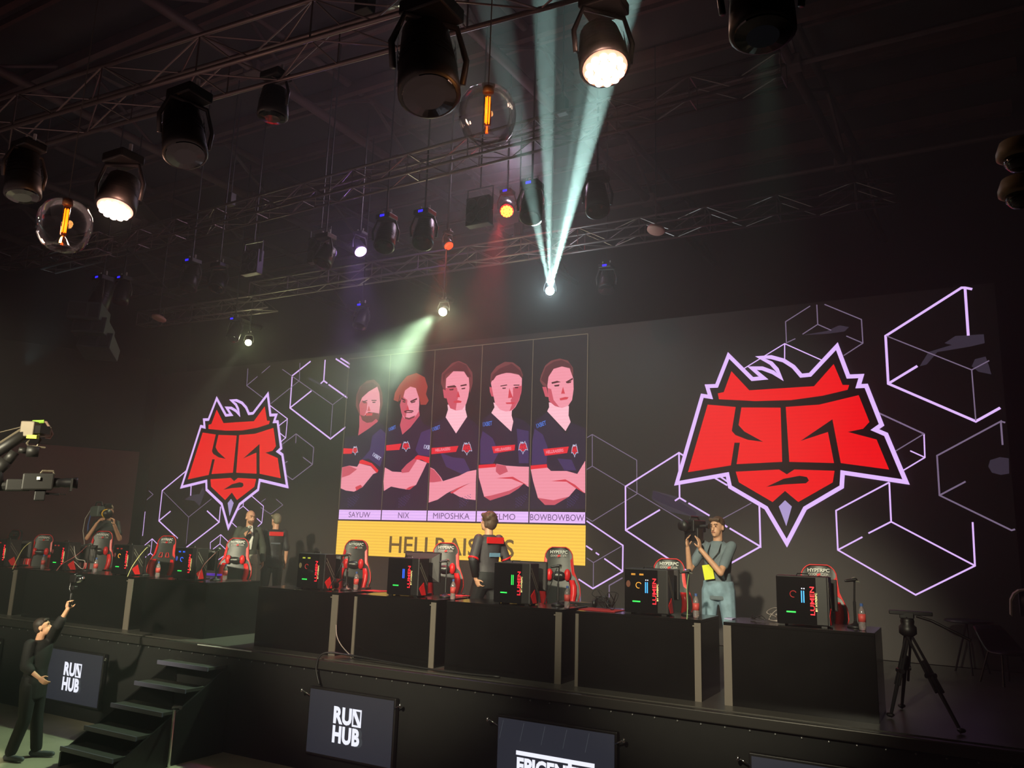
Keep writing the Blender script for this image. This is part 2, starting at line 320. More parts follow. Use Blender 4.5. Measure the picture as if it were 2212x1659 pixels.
CUBES = [
 (cR, LAV, .035, [[(1815, 168), (1775, 160), (1755, 160), (1330, 430), (1345, 697), (1835, 908), (1972, 832)], [(1775, 165), (1793, 428)], [(1345, 697), (1508, 598)]]),
 (cR, LAVD, .016, [[(1335, 430), (1812, 620), (1910, 568)], [(1812, 620), (1835, 905)]]),
 (cR, LAVD, .016, [[(908, 262), (770, 350), (775, 468), (825, 445)], [(988, 253), (1195, 338), (1203, 470), (1095, 540)], [(945, 255), (950, 365), (865, 420)], [(950, 365), (1025, 398)], [(1110, 430), (1203, 470)]]),
 (cR, LAV, .016, [[(538, 612), (765, 473), (978, 568)], [(765, 473), (765, 560)]]),
 (cR, LAV, .018, [[(1290, 860), (1545, 978), (1550, 1110), (1420, 1188)], [(1468, 1073), (1550, 1110)]]),
 (cR, LAVD, .016, [[(1290, 860), (1545, 978), (1385, 1075)]]),
 (cR, LAVD, .022, [[(1985, 1040), (1975, 908), (1618, 1100), (1632, 1322), (2035, 1518), (2055, 1512)], [(1632, 1322), (1778, 1245)], [(1975, 908), (2000, 915)]]),
 (cP, LAV, .022, [[(1921, 1042), (1806, 1103), (1810, 1188), (1978, 1285), (2106, 1222), (2101, 1128)], [(1921, 1042), (1925, 1127), (1876, 1152)], [(1863, 1160), (1810, 1188)], [(1925, 1127), (2106, 1222)]]),
 (cG, LAVD, .014, [[(70, 105), (120, 75), (508, 300), (510, 595), (120, 835), (65, 800)], [(120, 75), (120, 352), (70, 382)], [(120, 352), (400, 520), (975, 868)]]),
 (cG, LAV, .026, [[(920, 262), (878, 235), (410, 530), (412, 912), (950, 1270)], [(878, 235), (883, 628), (842, 655)], [(883, 628), (940, 663)], [(960, 675), (1145, 785)], [(1220, 830), (1300, 885)], [(1320, 895), (1590, 1055), (1580, 700)], [(1590, 1055), (1180, 1285)], [(412, 912), (712, 733)], [(1190, 455), (1300, 520)], [(1240, 445), (1305, 490)]]),
 (cG, LAVD, .014, [[(1225, 830), (1510, 675)]]),
 (cG, LAV, .024, [[(70, 830), (388, 1045), (385, 1272), (125, 1422), (0, 1340)], [(65, 1048), (120, 1085)], [(150, 1108), (180, 1128)], [(225, 1160), (385, 1272)]]),
 (cG, LAVD, .014, [[(388, 1045), (130, 1195), (70, 1155)], [(130, 1195), (128, 1422)]]),
 (cG, LAVD, .02, [[(385, 1328), (268, 1395), (268, 1500)], [(0, 1455), (15, 1470), (15, 1560)]]),
 (cK, LAV, .032, [[(1255, 170), (925, 430), (885, 1005), (1610, 1560), (1885, 1345)], [(885, 1005), (1270, 700)], [(1515, 145), (1490, 520), (1435, 570)], [(1490, 520), (1555, 565)], [(1575, 585), (1920, 830)], [(1705, 125), (1960, 290)], [(1790, 115), (1965, 225)]]),
 (cK, LAVD, .016, [[(750, 315), (1650, 950), (1930, 735)], [(1650, 950), (1610, 1555)]]),
 (cK, LAVD, .018, [[(130, 300), (110, 605), (400, 825)], [(110, 605), (305, 440)], [(380, 380), (530, 250)], [(1065, 200), (1050, 520), (540, 930)]]),
 (cK, LAV, .02, [[(485, 930), (840, 1200), (810, 1540), (690, 1640)], [(650, 1410), (800, 1535)], [(655, 1350), (835, 1210)]]),
 (c4, LAVD, .02, [[(1790, 1375), (1895, 1295), (2008, 1382), (2000, 1490), (1872, 1588), (1820, 1550)], [(1895, 1295), (1893, 1355)], [(1805, 1495), (1840, 1470)], [(1940, 1445), (2000, 1490)]]),
 (cO, LAV, .03, [[(400, -235), (115, 0), (75, 360), (300, 570)], [(75, 360), (215, 245)], [(650, 240), (795, 375), (400, 680)], [(795, 375), (812, 190)], [(460, -60), (455, 60)]]),
 (cO, LAVD, .014, [[(115, 0), (430, 315), (705, 95)], [(430, 315), (400, 640)]]),
 (cO, LAV, .018, [[(1180, 60), (1325, 185), (1305, 385), (1255, 430)], [(1085, 140), (1082, 185), (1000, 245)], [(1082, 185), (1150, 245)], [(1245, 330), (1305, 385)], [(940, 375), (1015, 445)]]),
 (cO, LAVD, .014, [[(1475, 100), (1555, 170), (1410, 280), (1290, 200)], [(1350, 95), (1290, 140)]]),
 (cO, LAV, .018, [[(910, 735), (915, 620), (815, 525), (690, 620), (690, 700)], [(915, 735), (785, 825)], [(815, 525), (805, 635), (720, 700)], [(805, 635), (905, 730)]]),
 (cZ, LAV, .02, [[(1735, 250), (1705, 540)], [(1715, 665), (1820, 575), (1935, 690)], [(1820, 575), (1800, 745), (1700, 825)], [(1800, 745), (1830, 775)]]),
 (cZ, LAVD, .016, [[(1780, 0), (1830, 45), (1755, 110)]]),
]
for i, (cv, mt_, wd, sg) in enumerate(CUBES): strokes('cube_outline', sg, mt_, wd, 1 + (i % 2) * .4, cv)
# faint picture debris inside the cubes
for cv, pts in ((cR, [(1660, 470), (1720, 430), (1880, 420), (1885, 470), (1800, 490), (1620, 520), (1560, 590), (1520, 600), (1570, 520), (1700, 480)]), (cR, [(1910, 600), (1890, 545), (1830, 560), (1812, 600), (1850, 630), (1922, 645)]),
                (cR, [(1905, 1160), (1915, 1125), (1970, 1108), (2020, 1115), (2022, 1200), (1975, 1208), (1925, 1195)]), (cG, [(650, 565), (850, 640), (1030, 760), (1020, 800), (930, 780), (790, 750), (640, 640)]),
                (cK, [(1220, 450), (1400, 545), (1560, 600), (1640, 670), (1550, 660), (1400, 590), (1215, 495)]), (cO, [(380, 100), (480, 50), (560, 40), (600, -60), (625, 20), (560, 190), (500, 120), (400, 110)]), (cR, [(865, 425), (1000, 402), (1070, 370), (1125, 380), (1100, 405), (1000, 418)]),
                (cR, [(30, 1295), (200, 1340), (330, 1440), (250, 1440), (20, 1340)])):
    m = MB(); m.flat = True; m.poly(lay(cv(pts), .6)); m.build('debris_shape', LT, lw, True)
# emblem
E_OUT = [(452, 540), (585, 672), (648, 666), (583, 611), (640, 612), (700, 634), (742, 662), (722, 618), (690, 583), (628, 551), (690, 549), (760, 568), (815, 603), (858, 653), (908, 648), (1058, 488), (1122, 658), (1195, 655), (1178, 712), (1222, 710), (1308, 928), (1270, 955), (1333, 982), (1445, 1248), (1090, 1195), (1085, 1275), (880, 1395), (778, 1590), (662, 1393), (460, 1275), (445, 1205), (162, 1255), (305, 765), (350, 772), (332, 712), (385, 710)]
E_RED = [[(392, 752), (425, 745), (468, 628), (568, 735), (930, 712), (1040, 588), (1090, 705), (1127, 705), (1118, 732), (980, 765), (800, 790), (600, 795), (398, 785)],
         [(335, 815), (492, 828), (470, 962), (490, 985), (560, 1012), (645, 1023), (540, 965), (508, 930), (524, 831), (743, 832), (752, 1135), (497, 1148), (515, 1028), (485, 1028), (465, 1155), (225, 1193)],
         [(772, 828), (960, 815), (1180, 762), (1240, 912), (1205, 950), (1120, 968), (1280, 1010), (1350, 1178), (1080, 1142), (1033, 897), (855, 1018), (1008, 968), (1042, 1142), (792, 1135)],
         [(492, 1190), (735, 1178), (778, 1205), (820, 1178), (1045, 1185), (1035, 1250), (842, 1360), (768, 1298), (698, 1360), (510, 1250)]]
E_SLIT = [(665, 1275), (760, 1230), (850, 1213), (890, 1220), (902, 1240), (885, 1255), (760, 1262)]
E_GEM = [(733, 1385), (768, 1350), (806, 1385), (775, 1495)]
def wallpts(c, dx): return [(x + dx, z) for x, z in cR(c)]
def dense(p, n=3):
    return [(p[i][0] + (p[(i + 1) % len(p)][0] - p[i][0]) * k / n, p[i][1] + (p[(i + 1) % len(p)][1] - p[i][1]) * k / n) for i in range(len(p)) for k in range(n)]
for dx in (0, -11.87):
    m = MB(); m.flat = True; m.poly(lay(wallpts(E_OUT, dx), 3)); eb = m.build('emblem', LBLK, lw, True)
    m = MB(); m.flat = True
    for q in ribbon(wallpts(E_OUT, dx), .062, True): m.poly(lay(q, 4))
    m.build('outline', LAV, eb, True)
    for c in E_RED:
        m = MB(); m.flat = True; m.poly(lay(wallpts(c, dx), 4)); m.build('red_shape', LRED, eb, True)
    m = MB(); m.flat = True; m.poly(lay(wallpts(E_SLIT, dx), 5)); m.build('slit', LBLK, eb, True)
    m = MB(); m.flat = True; m.poly(lay(wallpts(E_GEM, dx), 4)); m.build('gem', LGEM, eb, True)
# lineup
LX0, LX1, LZ0, LZ1 = -11.01, -5.55, 1.09, 5.115
pw = (LX1 - LX0) / 5; ZN0, ZN1 = W(1265, 1135)[1] + .03, W(1000, 1104)[1]
m = MB(); m.flat = True; m.poly(lay([(LX0, LZ0), (LX1, LZ0), (LX1, LZ1), (LX0, LZ1)], 2)); lu = m.build('lineup_panel', led('led_lineup_back', (34, 26, 34), .5), lw, True)
m = MB(); m.flat = True; GOLD = led('led_thin_gold', (120, 105, 85), .75)
for k in range(6):
    for q in ribbon([(LX0 + k * pw, ZN1), (LX0 + k * pw, LZ1)], .015): m.poly(lay(q, 8))
for q in ribbon([(LX0, LZ1), (LX1, LZ1)], .015): m.poly(lay(q, 8))
m.build('divider_lines', GOLD, lu, True)
NAMEB = led('led_name_bar', (236, 190, 255), 1.12, .10); NAMET = led('led_name_text', (112, 76, 128), .9); YELB = led('led_yellow_bar', (255, 204, 74), 1.12, .10); YELT = led('led_dark_text', (118, 92, 48), .9)
def ltext(s, cx, cz, w, h, mt_, k, parent, bold=0., name='lettering', rot=0.):
    vs, fs = text2d(s, w, h, bold); m = MB(); m.flat = True; cs, sn = math.cos(rot), math.sin(rot)
    m.add([(cx + x * cs - y * sn, YW - .004 * k, cz + x * sn + y * cs) for x, y in vs], fs); return m.build(name, mt_, parent, True)
m = MB(); m.flat = True; m.poly(lay([(LX0, ZN0), (LX1, ZN0), (LX1, ZN0 - .04), (LX0, ZN0 - .04)], 5)); m.poly(lay([(LX0, ZN1 + .02), (LX1, ZN1 + .02), (LX1, ZN1), (LX0, ZN1)], 5)); m.build('bar_gap', led('led_bar_gap', (70, 48, 66), .6), lu, True)  # dark strips along the upper and lower edge of the name bars
for k, (s, wf) in enumerate((('SAYUW', .5), ('NIX', .24), ('MIPOSHKA', .74), ('DELMO', .5), ('BOWBOWBOW', .95))):
    x0 = LX0 + k * pw + .012; x1 = x0 + pw - .024
    m = MB(); m.flat = True; m.poly(lay([(x0, ZN0), (x1, ZN0), (x1, ZN1), (x0, ZN1)], 6)); nb = m.build('name_bar', NAMEB, lu, True)
    ltext(s, (x0 + x1) / 2, (ZN0 + ZN1) / 2, pw * wf, .108, NAMET, 7, nb)
m = MB(); m.flat = True; m.poly(lay([(LX0, LZ0), (LX1, LZ0), (LX1, ZN0 - .03), (LX0, ZN0 - .03)], 6)); yb = m.build('team_banner', YELB, lu, True)
a = W(843, 1172); b = W(1112, 1190); ltext('HELLRAISERS', (a[0] + b[0]) / 2, (a[1] + b[1]) / 2, b[0] - a[0], .32, YELT, 7, yb, .012)
# the five players of the picture, drawn as flat screen art
cF = lambda c: px2(c, 720, 720, 3.881)
SK = led('pic_skin', (246, 150, 168), 1.1, .06); SKD = led('pic_skin_side', (214, 84, 104), 1.0); SKR = led('pic_skin_red', (222, 60, 78), 1.0); SKL = led('pic_skin_light', (255, 190, 205), 1.12, .06)
HR = led('pic_hair_dark', (96, 34, 44), .8); HR2 = led('pic_hair_auburn', (176, 62, 52), .9); HR3 = led('pic_hair_ash', (128, 58, 62), .85); JR = led('pic_jersey', (42, 24, 54), .8); JR2 = led('pic_jersey_fold', (70, 46, 104), .8)
RD = led('pic_red', (232, 26, 46), 1.1); LN = led('pic_feature', (96, 24, 34), .7); WH = led('pic_white', (215, 215, 245), 1); BL = led('pic_blue', (70, 120, 220), 1)
def nose(cx, cy, s): return [(cx, cy - 2.2 * s), (cx + s * .9, cy + s), (cx - s * .9, cy + s)]
PIC = [
 ('person_portrait', [(JR, [(100, 870), (215, 858), (300, 800), (378, 742), (425, 775), (445, 830), (438, 950), (430, 1085), (410, 1475), (58, 1475), (80, 1120)]), (JR2, [(330, 860), (400, 800), (443, 840), (432, 1000), (395, 1120), (300, 1050), (240, 1060), (310, 980)]),
   (SKD, [(222, 640), (222, 780), (212, 858), (300, 800), (376, 742), (378, 690)]), (HR3, [(192, 610), (197, 520), (225, 450), (285, 398), (345, 388), (390, 430), (414, 500), (418, 590), (405, 640), (392, 690), (380, 740), (365, 720), (225, 690), (205, 640)]),
   (SK, [(222, 600), (245, 540), (300, 490), (372, 448), (390, 500), (396, 590), (388, 670), (362, 715), (330, 742), (285, 750), (245, 725), (228, 680)]), (SKD, [(222, 600), (245, 560), (290, 580), (285, 640), (265, 690), (245, 725), (228, 680)]),
   (HR, [(215, 620), (245, 540), (300, 490), (375, 446), (330, 410), (250, 430), (205, 520)]), (HR3, [(232, 685), (262, 695), (300, 660), (345, 666), (385, 672), (365, 715), (330, 745), (285, 752), (248, 730)]),
   (SKR, [(275, 672), (335, 668), (330, 690), (280, 694)]), (LN, [(248, 572), (290, 560), (290, 568), (250, 582)]), (LN, [(325, 560), (368, 560), (366, 568), (326, 568)]), (LN, [(256, 580), (284, 577), (282, 586), (260, 588)]), (LN, [(332, 576), (360, 575), (358, 584), (334, 585)]), (SKR, nose(304, 638, 15)),
   (SK, [(80, 1125), (140, 1110), (205, 1120), (222, 1092), (320, 1115), (368, 1170), (340, 1180), (250, 1290), (180, 1328), (110, 1318), (68, 1300), (72, 1230)]), (SKD, [(78, 1210), (140, 1190), (205, 1140), (140, 1112), (82, 1126)]), (SKR, [(200, 1320), (250, 1288), (235, 1270), (190, 1290)]),
   (RD, [(228, 1068), (250, 1060), (330, 1090), (385, 1150), (372, 1172), (320, 1110), (222, 1092)]), (RD, [(92, 965), (172, 968), (160, 1010), (90, 1012)])], (192, 985, 44, 74), ('1XBET', 372, 1035, 78, 26, -.5, WH), None),
 ('person_portrait', [(JR, [(455, 800), (560, 770), (600, 850), (725, 690), (760, 760), (822, 790), (812, 1080), (790, 1475), (412, 1475), (440, 1100)]), (JR2, [(740, 830), (820, 800), (815, 1030), (720, 1020), (690, 980)]),
   (SKD, [(582, 640), (580, 700), (562, 770), (582, 850), (650, 790), (728, 690), (722, 640)]), (HR2, [(510, 560), (520, 500), (560, 430), (620, 360), (700, 333), (770, 370), (795, 450), (780, 510), (803, 565), (780, 600), (735, 600), (720, 520), (600, 470), (560, 520), (548, 575)]),
   (SK, [(562, 600), (585, 520), (600, 470), (650, 445), (700, 460), (722, 520), (724, 600), (718, 660), (690, 700), (640, 725), (600, 715), (575, 670)]), (SKD, [(562, 600), (585, 530), (625, 560), (620, 650), (610, 715), (575, 670)]),
   (HR2, [(555, 570), (575, 480), (640, 400), (700, 345), (780, 400), (760, 520), (724, 548), (695, 460), (650, 448), (605, 480), (590, 540)]), (HR, [(598, 652), (630, 644), (674, 648), (678, 660), (630, 653), (600, 664)]),
   (HR3, [(600, 702), (640, 710), (692, 690), (682, 708), (640, 725), (606, 717)]), (LN, [(575, 540), (610, 558), (610, 572), (578, 556)]), (LN, [(650, 568), (706, 543), (708, 556), (652, 582)]), (LN, [(585, 568), (610, 574), (608, 584), (588, 580)]), (LN, [(656, 580), (694, 568), (690, 580), (660, 588)]), (SKR, nose(628, 630, 15)), (LN, [(605, 662), (668, 660), (668, 668), (607, 669)]),
   (SK, [(438, 1125), (500, 1160), (580, 1165), (640, 1090), (690, 1050), (790, 1085), (760, 1150), (700, 1270), (640, 1312), (560, 1300), (490, 1285), (430, 1322), (427, 1240)]), (SKD, [(575, 1150), (620, 1100), (690, 1045), (705, 1065), (640, 1165), (580, 1172)]), (SKR, [(610, 1312), (650, 1310), (690, 1275), (640, 1290)]),
   (RD, [(690, 1040), (715, 1022), (812, 1040), (810, 1090), (790, 1085), (745, 1060), (690, 1060)]), (RD, [(450, 940), (578, 925), (560, 978), (450, 985)])], (618, 950, 66, 86), ('1XB', 792, 955, 48, 28, -.15, WH), ('1XBET', 503, 797, 62, 24, .3, BL)),
 ('person_portrait', [(JR, [(850, 760), (945, 700), (1035, 840), (1125, 700), (1180, 740), (1235, 800), (1222, 1150), (1203, 1475), (800, 1475), (818, 1130)]), (JR2, [(900, 1000), (1000, 1040), (1100, 1050), (1150, 1150), (1080, 1180), (950, 1120)]),
   (SKL, [(960, 600), (965, 640), (945, 705), (1032, 840), (1125, 700), (1110, 640), (1112, 560)]), (HR3, [(905, 420), (912, 340), (960, 290), (1000, 250), (1055, 232), (1120, 260), (1170, 330), (1172, 420), (1150, 500), (1135, 480), (940, 520), (925, 470)]),
   (SKD, [(922, 470), (948, 480), (952, 548), (932, 542)]), (SK, [(945, 460), (950, 380), (1010, 320), (1120, 320), (1140, 380), (1145, 460), (1135, 530), (1118, 590), (1085, 640), (1030, 650), (985, 630), (962, 580), (948, 520)]),
   (SKD, [(945, 460), (1040, 455), (1052, 530), (1040, 575), (1030, 645), (985, 630), (962, 580), (948, 520)]), (HR, [(930, 420), (945, 350), (1000, 318), (1100, 322), (1130, 370), (1162, 365), (1120, 270), (1050, 240), (980, 290), (920, 350)]),
   (LN, [(958, 446), (1020, 436), (1036, 448), (1030, 455), (962, 458)]), (LN, [(1070, 436), (1120, 426), (1124, 438), (1072, 447)]), (LN, [(975, 470), (1015, 466), (1010, 478), (980, 480)]), (LN, [(1078, 462), (1112, 456), (1108, 468), (1082, 471)]), (SKR, nose(1052, 520, 17)), (SKR, [(1012, 570), (1050, 562), (1082, 570), (1075, 584), (1015, 586)]),
   (SK, [(990, 1330), (1060, 1290), (1145, 1260), (1200, 1250), (1198, 1398), (1120, 1390), (1060, 1370)]), (SK, [(818, 1125), (850, 1140), (905, 1205), (925, 1240), (1060, 1195), (1130, 1160), (1205, 1145), (1200, 1250), (1140, 1260), (1060, 1290), (960, 1340), (880, 1395), (805, 1420)]), (SKR, [(985, 1335), (1060, 1292), (1140, 1262), (1060, 1305), (1000, 1345)]), (SKD, [(818, 1130), (850, 1145), (900, 1205), (915, 1240), (850, 1250), (812, 1250)]),
   (RD, [(830, 962), (1055, 945), (1035, 995), (828, 1015)])], (1128, 968, 82, 108), ('HELLRAISERS', 925, 975, 120, 20, .06, SK), ('1XBET', 870, 797, 66, 26, .25, BL)),
 ('person_portrait', [(JR, [(1255, 720), (1330, 670), (1430, 770), (1495, 825), (1515, 700), (1600, 730), (1655, 780), (1640, 1475), (1208, 1475), (1225, 1100)]), (JR2, [(1255, 820), (1340, 880), (1390, 1000), (1340, 1095), (1235, 1095), (1235, 900)]), (JR2, [(1540, 800), (1640, 820), (1640, 1090), (1560, 1090)]),
   (SKL, [(1345, 580), (1355, 620), (1328, 668), (1495, 824), (1512, 740), (1498, 690), (1500, 640)]), (HR3, [(1318, 420), (1325, 340), (1370, 280), (1440, 240), (1510, 245), (1570, 290), (1592, 350), (1580, 400), (1340, 400)]),
   (SKD, [(1312, 450), (1335, 455), (1350, 532), (1330, 530), (1316, 490)]), (SK, [(1325, 420), (1345, 370), (1400, 345), (1470, 330), (1560, 350), (1585, 380), (1582, 480), (1562, 560), (1530, 620), (1500, 650), (1450, 658), (1400, 640), (1360, 590), (1345, 520)]),
   (SKD, [(1510, 455), (1585, 440), (1580, 500), (1555, 570), (1520, 628), (1480, 656), (1500, 600), (1490, 560), (1510, 530)]), (HR, [(1325, 400), (1340, 350), (1400, 295), (1500, 255), (1575, 320), (1590, 372), (1540, 335), (1440, 333), (1370, 358), (1345, 395)]),
   (LN, [(1405, 440), (1460, 430), (1462, 438), (1406, 448)]), (LN, [(1515, 432), (1565, 432), (1564, 440), (1516, 440)]), (LN, [(1420, 458), (1452, 456), (1448, 466), (1424, 467)]), (LN, [(1524, 452), (1556, 452), (1552, 462), (1528, 462)]), (SKR, [(1480, 460), (1510, 540), (1470, 545)]), (SKR, [(1448, 582), (1532, 578), (1520, 594), (1458, 594)]),
   (SK, [(1222, 1132), (1366, 1120), (1372, 1095), (1450, 1110), (1560, 1118), (1645, 1120), (1642, 1290), (1600, 1260), (1560, 1300), (1480, 1350), (1320, 1402), (1270, 1370), (1225, 1210)]), (SKR, [(1370, 1215), (1510, 1203), (1642, 1280), (1500, 1222)]), (SKD, [(1270, 1370), (1320, 1402), (1480, 1350), (1560, 1300), (1600, 1262), (1480, 1320), (1330, 1360)]), (SKD, [(1372, 1098), (1450, 1112), (1470, 1160), (1400, 1190), (1368, 1160)]),
   (RD, [(1225, 1105), (1365, 1095), (1370, 1122), (1222, 1134)]), (RD, [(1335, 950), (1530, 935), (1525, 982), (1350, 1008)])], (1598, 960, 76, 106), ('HELLRAISERS', 1430, 972, 120, 20, .07, SK), ('1XBET', 1300, 760, 70, 28, .1, BL)),
 ('person_portrait', [(JR, [(1688, 740), (1795, 660), (1960, 850), (1985, 745), (2050, 770), (2116, 800), (2116, 1475), (1650, 1475), (1660, 1120)]), (JR2, [(1690, 800), (1760, 850), (1800, 960), (1790, 1095), (1665, 1105), (1672, 900)]), (JR2, [(1880, 1050), (2000, 1060), (2040, 1150), (1940, 1150)]),
   (SKL, [(1810, 580), (1812, 620), (1796, 655), (1950, 820), (1992, 745), (1975, 690), (1978, 610)]), (HR3, [(1735, 400), (1745, 350), (1780, 270), (1830, 230), (1900, 212), (1970, 230), (2012, 290), (2014, 370), (1990, 300), (1830, 330), (1800, 380), (1798, 450), (1760, 440)]),
   (SKD, [(1755, 450), (1790, 450), (1808, 536), (1780, 532)]), (SK, [(1798, 440), (1805, 370), (1850, 300), (1920, 280), (1985, 295), (2015, 380), (2018, 470), (2005, 560), (1975, 605), (1920, 628), (1860, 610), (1812, 570), (1805, 520)]),
   (SKD, [(1800, 460), (1830, 470), (1850, 560), (1900, 622), (1860, 610), (1812, 570)]), (HR, [(1745, 390), (1785, 285), (1850, 240), (1920, 225), (1990, 260), (2010, 310), (1985, 290), (1915, 275), (1850, 298), (1808, 365), (1798, 440)]),
   (LN, [(1833, 412), (1880, 400), (1912, 410), (1836, 426)]), (LN, [(1953, 408), (2010, 375), (2014, 388), (1958, 420)]), (LN, [(1855, 436), (1900, 430), (1895, 446), (1860, 448)]), (LN, [(1962, 412), (2000, 402), (1996, 416), (1966, 422)]), (SKR, nose(1930, 490, 18)), (SKR, [(1900, 548), (1950, 535), (1978, 538), (1965, 555), (1908, 564)]),
   (SK, [(1660, 1142), (1798, 1125), (1830, 1155), (1960, 1155), (2050, 1180), (2116, 1070), (2116, 1340), (2040, 1300), (1980, 1370), (1860, 1440), (1780, 1440), (1720, 1380), (1680, 1240)]), (SKR, [(1830, 1240), (1960, 1245), (2040, 1300), (2116, 1345), (2030, 1270), (1950, 1225)]), (SKD, [(1720, 1380), (1780, 1440), (1860, 1440), (1980, 1370), (1850, 1400)]),
   (RD, [(1660, 1110), (1795, 1098), (1800, 1127), (1660, 1142)]), (RD, [(1765, 972), (1980, 950), (1965, 1005), (1780, 1028)])], (2030, 985, 54, 108), ('HELLRAISERS', 1862, 990, 120, 20, .08, SK), ('1XBET', 1750, 765, 70, 28, .3, BL)),
]
def fwall(x, y): return W(720 + x / 3.881, 720 + y / 3.881)
for nm, shapes, badge, tx, tx2 in PIC:
    root = None
    for i, (mt_, c) in enumerate(shapes):
        m = MB(); m.flat = True; m.poly(lay(cF(c), 3 + i * .18))
        if root is None: root = m.build('player_picture', mt_, lu, True)
        else: m.build('picture_shape', mt_, root, True)
    cx, cy_, bw, bh = badge; m = MB(); m.flat = True
    f = lambda q: fwall(cx + (q[0] - 803) / 1285 * bw, cy_ + (q[1] - 1040) / 1100 * bh)
    m.mt(0)
    for c in E_RED: m.poly(lay([f(q) for q in c], 7.4))
    m.mt(1)
    for q in ribbon([f(q) for q in E_OUT], .008, True): m.poly(lay(q, 7.5))
    m.build('chest_badge', [RD, WH], root, True)
    # honeycomb print at the hem
    m = MB(); m.flat = True; bx = cx - 60
    for a in range(9):
        for b in range(7):
            if (a + b) % 2 == 0 and not (a + b * 1.3 > 12): m.poly(lay([fwall(bx + a * 11 + dx_, 1385 + b * 12 - a * 4 + dy_) for dx_, dy_ in ((-4, 0), (0, -4), (4, 0), (0, 4))], 7.2))
    m.build('jersey_print', led('pic_print', (96, 78, 150), .8), root, True)
    for q in (tx, tx2):
        if q:
            c = fwall(q[1], q[2]); k = pw / 385
            ltext(q[0], c[0], c[1], q[3] * k, q[4] * k, q[6], 7.6, root, .02, 'lettering', q[5])
# ------------------------------------------------------------------ desks
def desk(x0, x1, label, dep=.68, lst=0, rst=0, grp='gloss black gaming desks in a row'):
    cx = (x0 + x1) / 2; t = thing('gaming_desk', (cx, 8.0, 0), label, 'desk', grp); w = x1 - x0
    MB().box((0, dep / 2, .745), (w, dep, .03)).build('desktop', GLOSSB, t, bevel=.004)
    MB().box((0, .012, .365), (w - .01, .022, .73)).build('front_panel', GLOSSB, t)
    for s in (-1, 1): MB().box((s * (w / 2 - .012), dep / 2 + .012, .365), (.022, dep - .024, .73)).build('side_panel', GLOSSB, t)
    if rst: MB().box((w / 2 - rst / 2, -.004, .365), (rst, .012, .73)).build('edge_band', GREYST, t).__setitem__('label', 'grey edge band')
    if rst: MB().box((w / 2 - rst * .8, -.004, .70), (rst * .9, .016, .014)).build('bracket', GREYST, t)
    if lst: MB().box((-w / 2 + lst / 2, -.004, .365), (lst, .012, .73)).build('edge_band', GREYST, t).__setitem__('label', 'grey edge band')
    return t
desk(-8.28, -6.88, 'black desk just right of the gap where the suited host stands', rst=.10)
desk(-6.62, -5.40, 'black desk below the first letters of the yellow banner, with thin grey left edge', rst=.07, lst=.04)
desk(-5.26, -3.78, 'black desk in front of the walking player, right of the yellow banner middle', rst=.075)
desk(-3.62, -2.28, 'black desk in front of the cameraman in pale jeans', rst=.065, lst=.035)
desk(-2.06, -.72, 'black desk at the right end of the row beside the tripod', lst=.075)
desk(-15.9, -13.87, 'black desk cut by the left photo edge', rst=.10)
desk(-13.6, -10.86, 'long black desk in front of the black-shirted cameraman on the left', rst=.12)
desk(-10.60, -9.27, 'black desk left of the gap, its side panel fully visible', dep=.98)
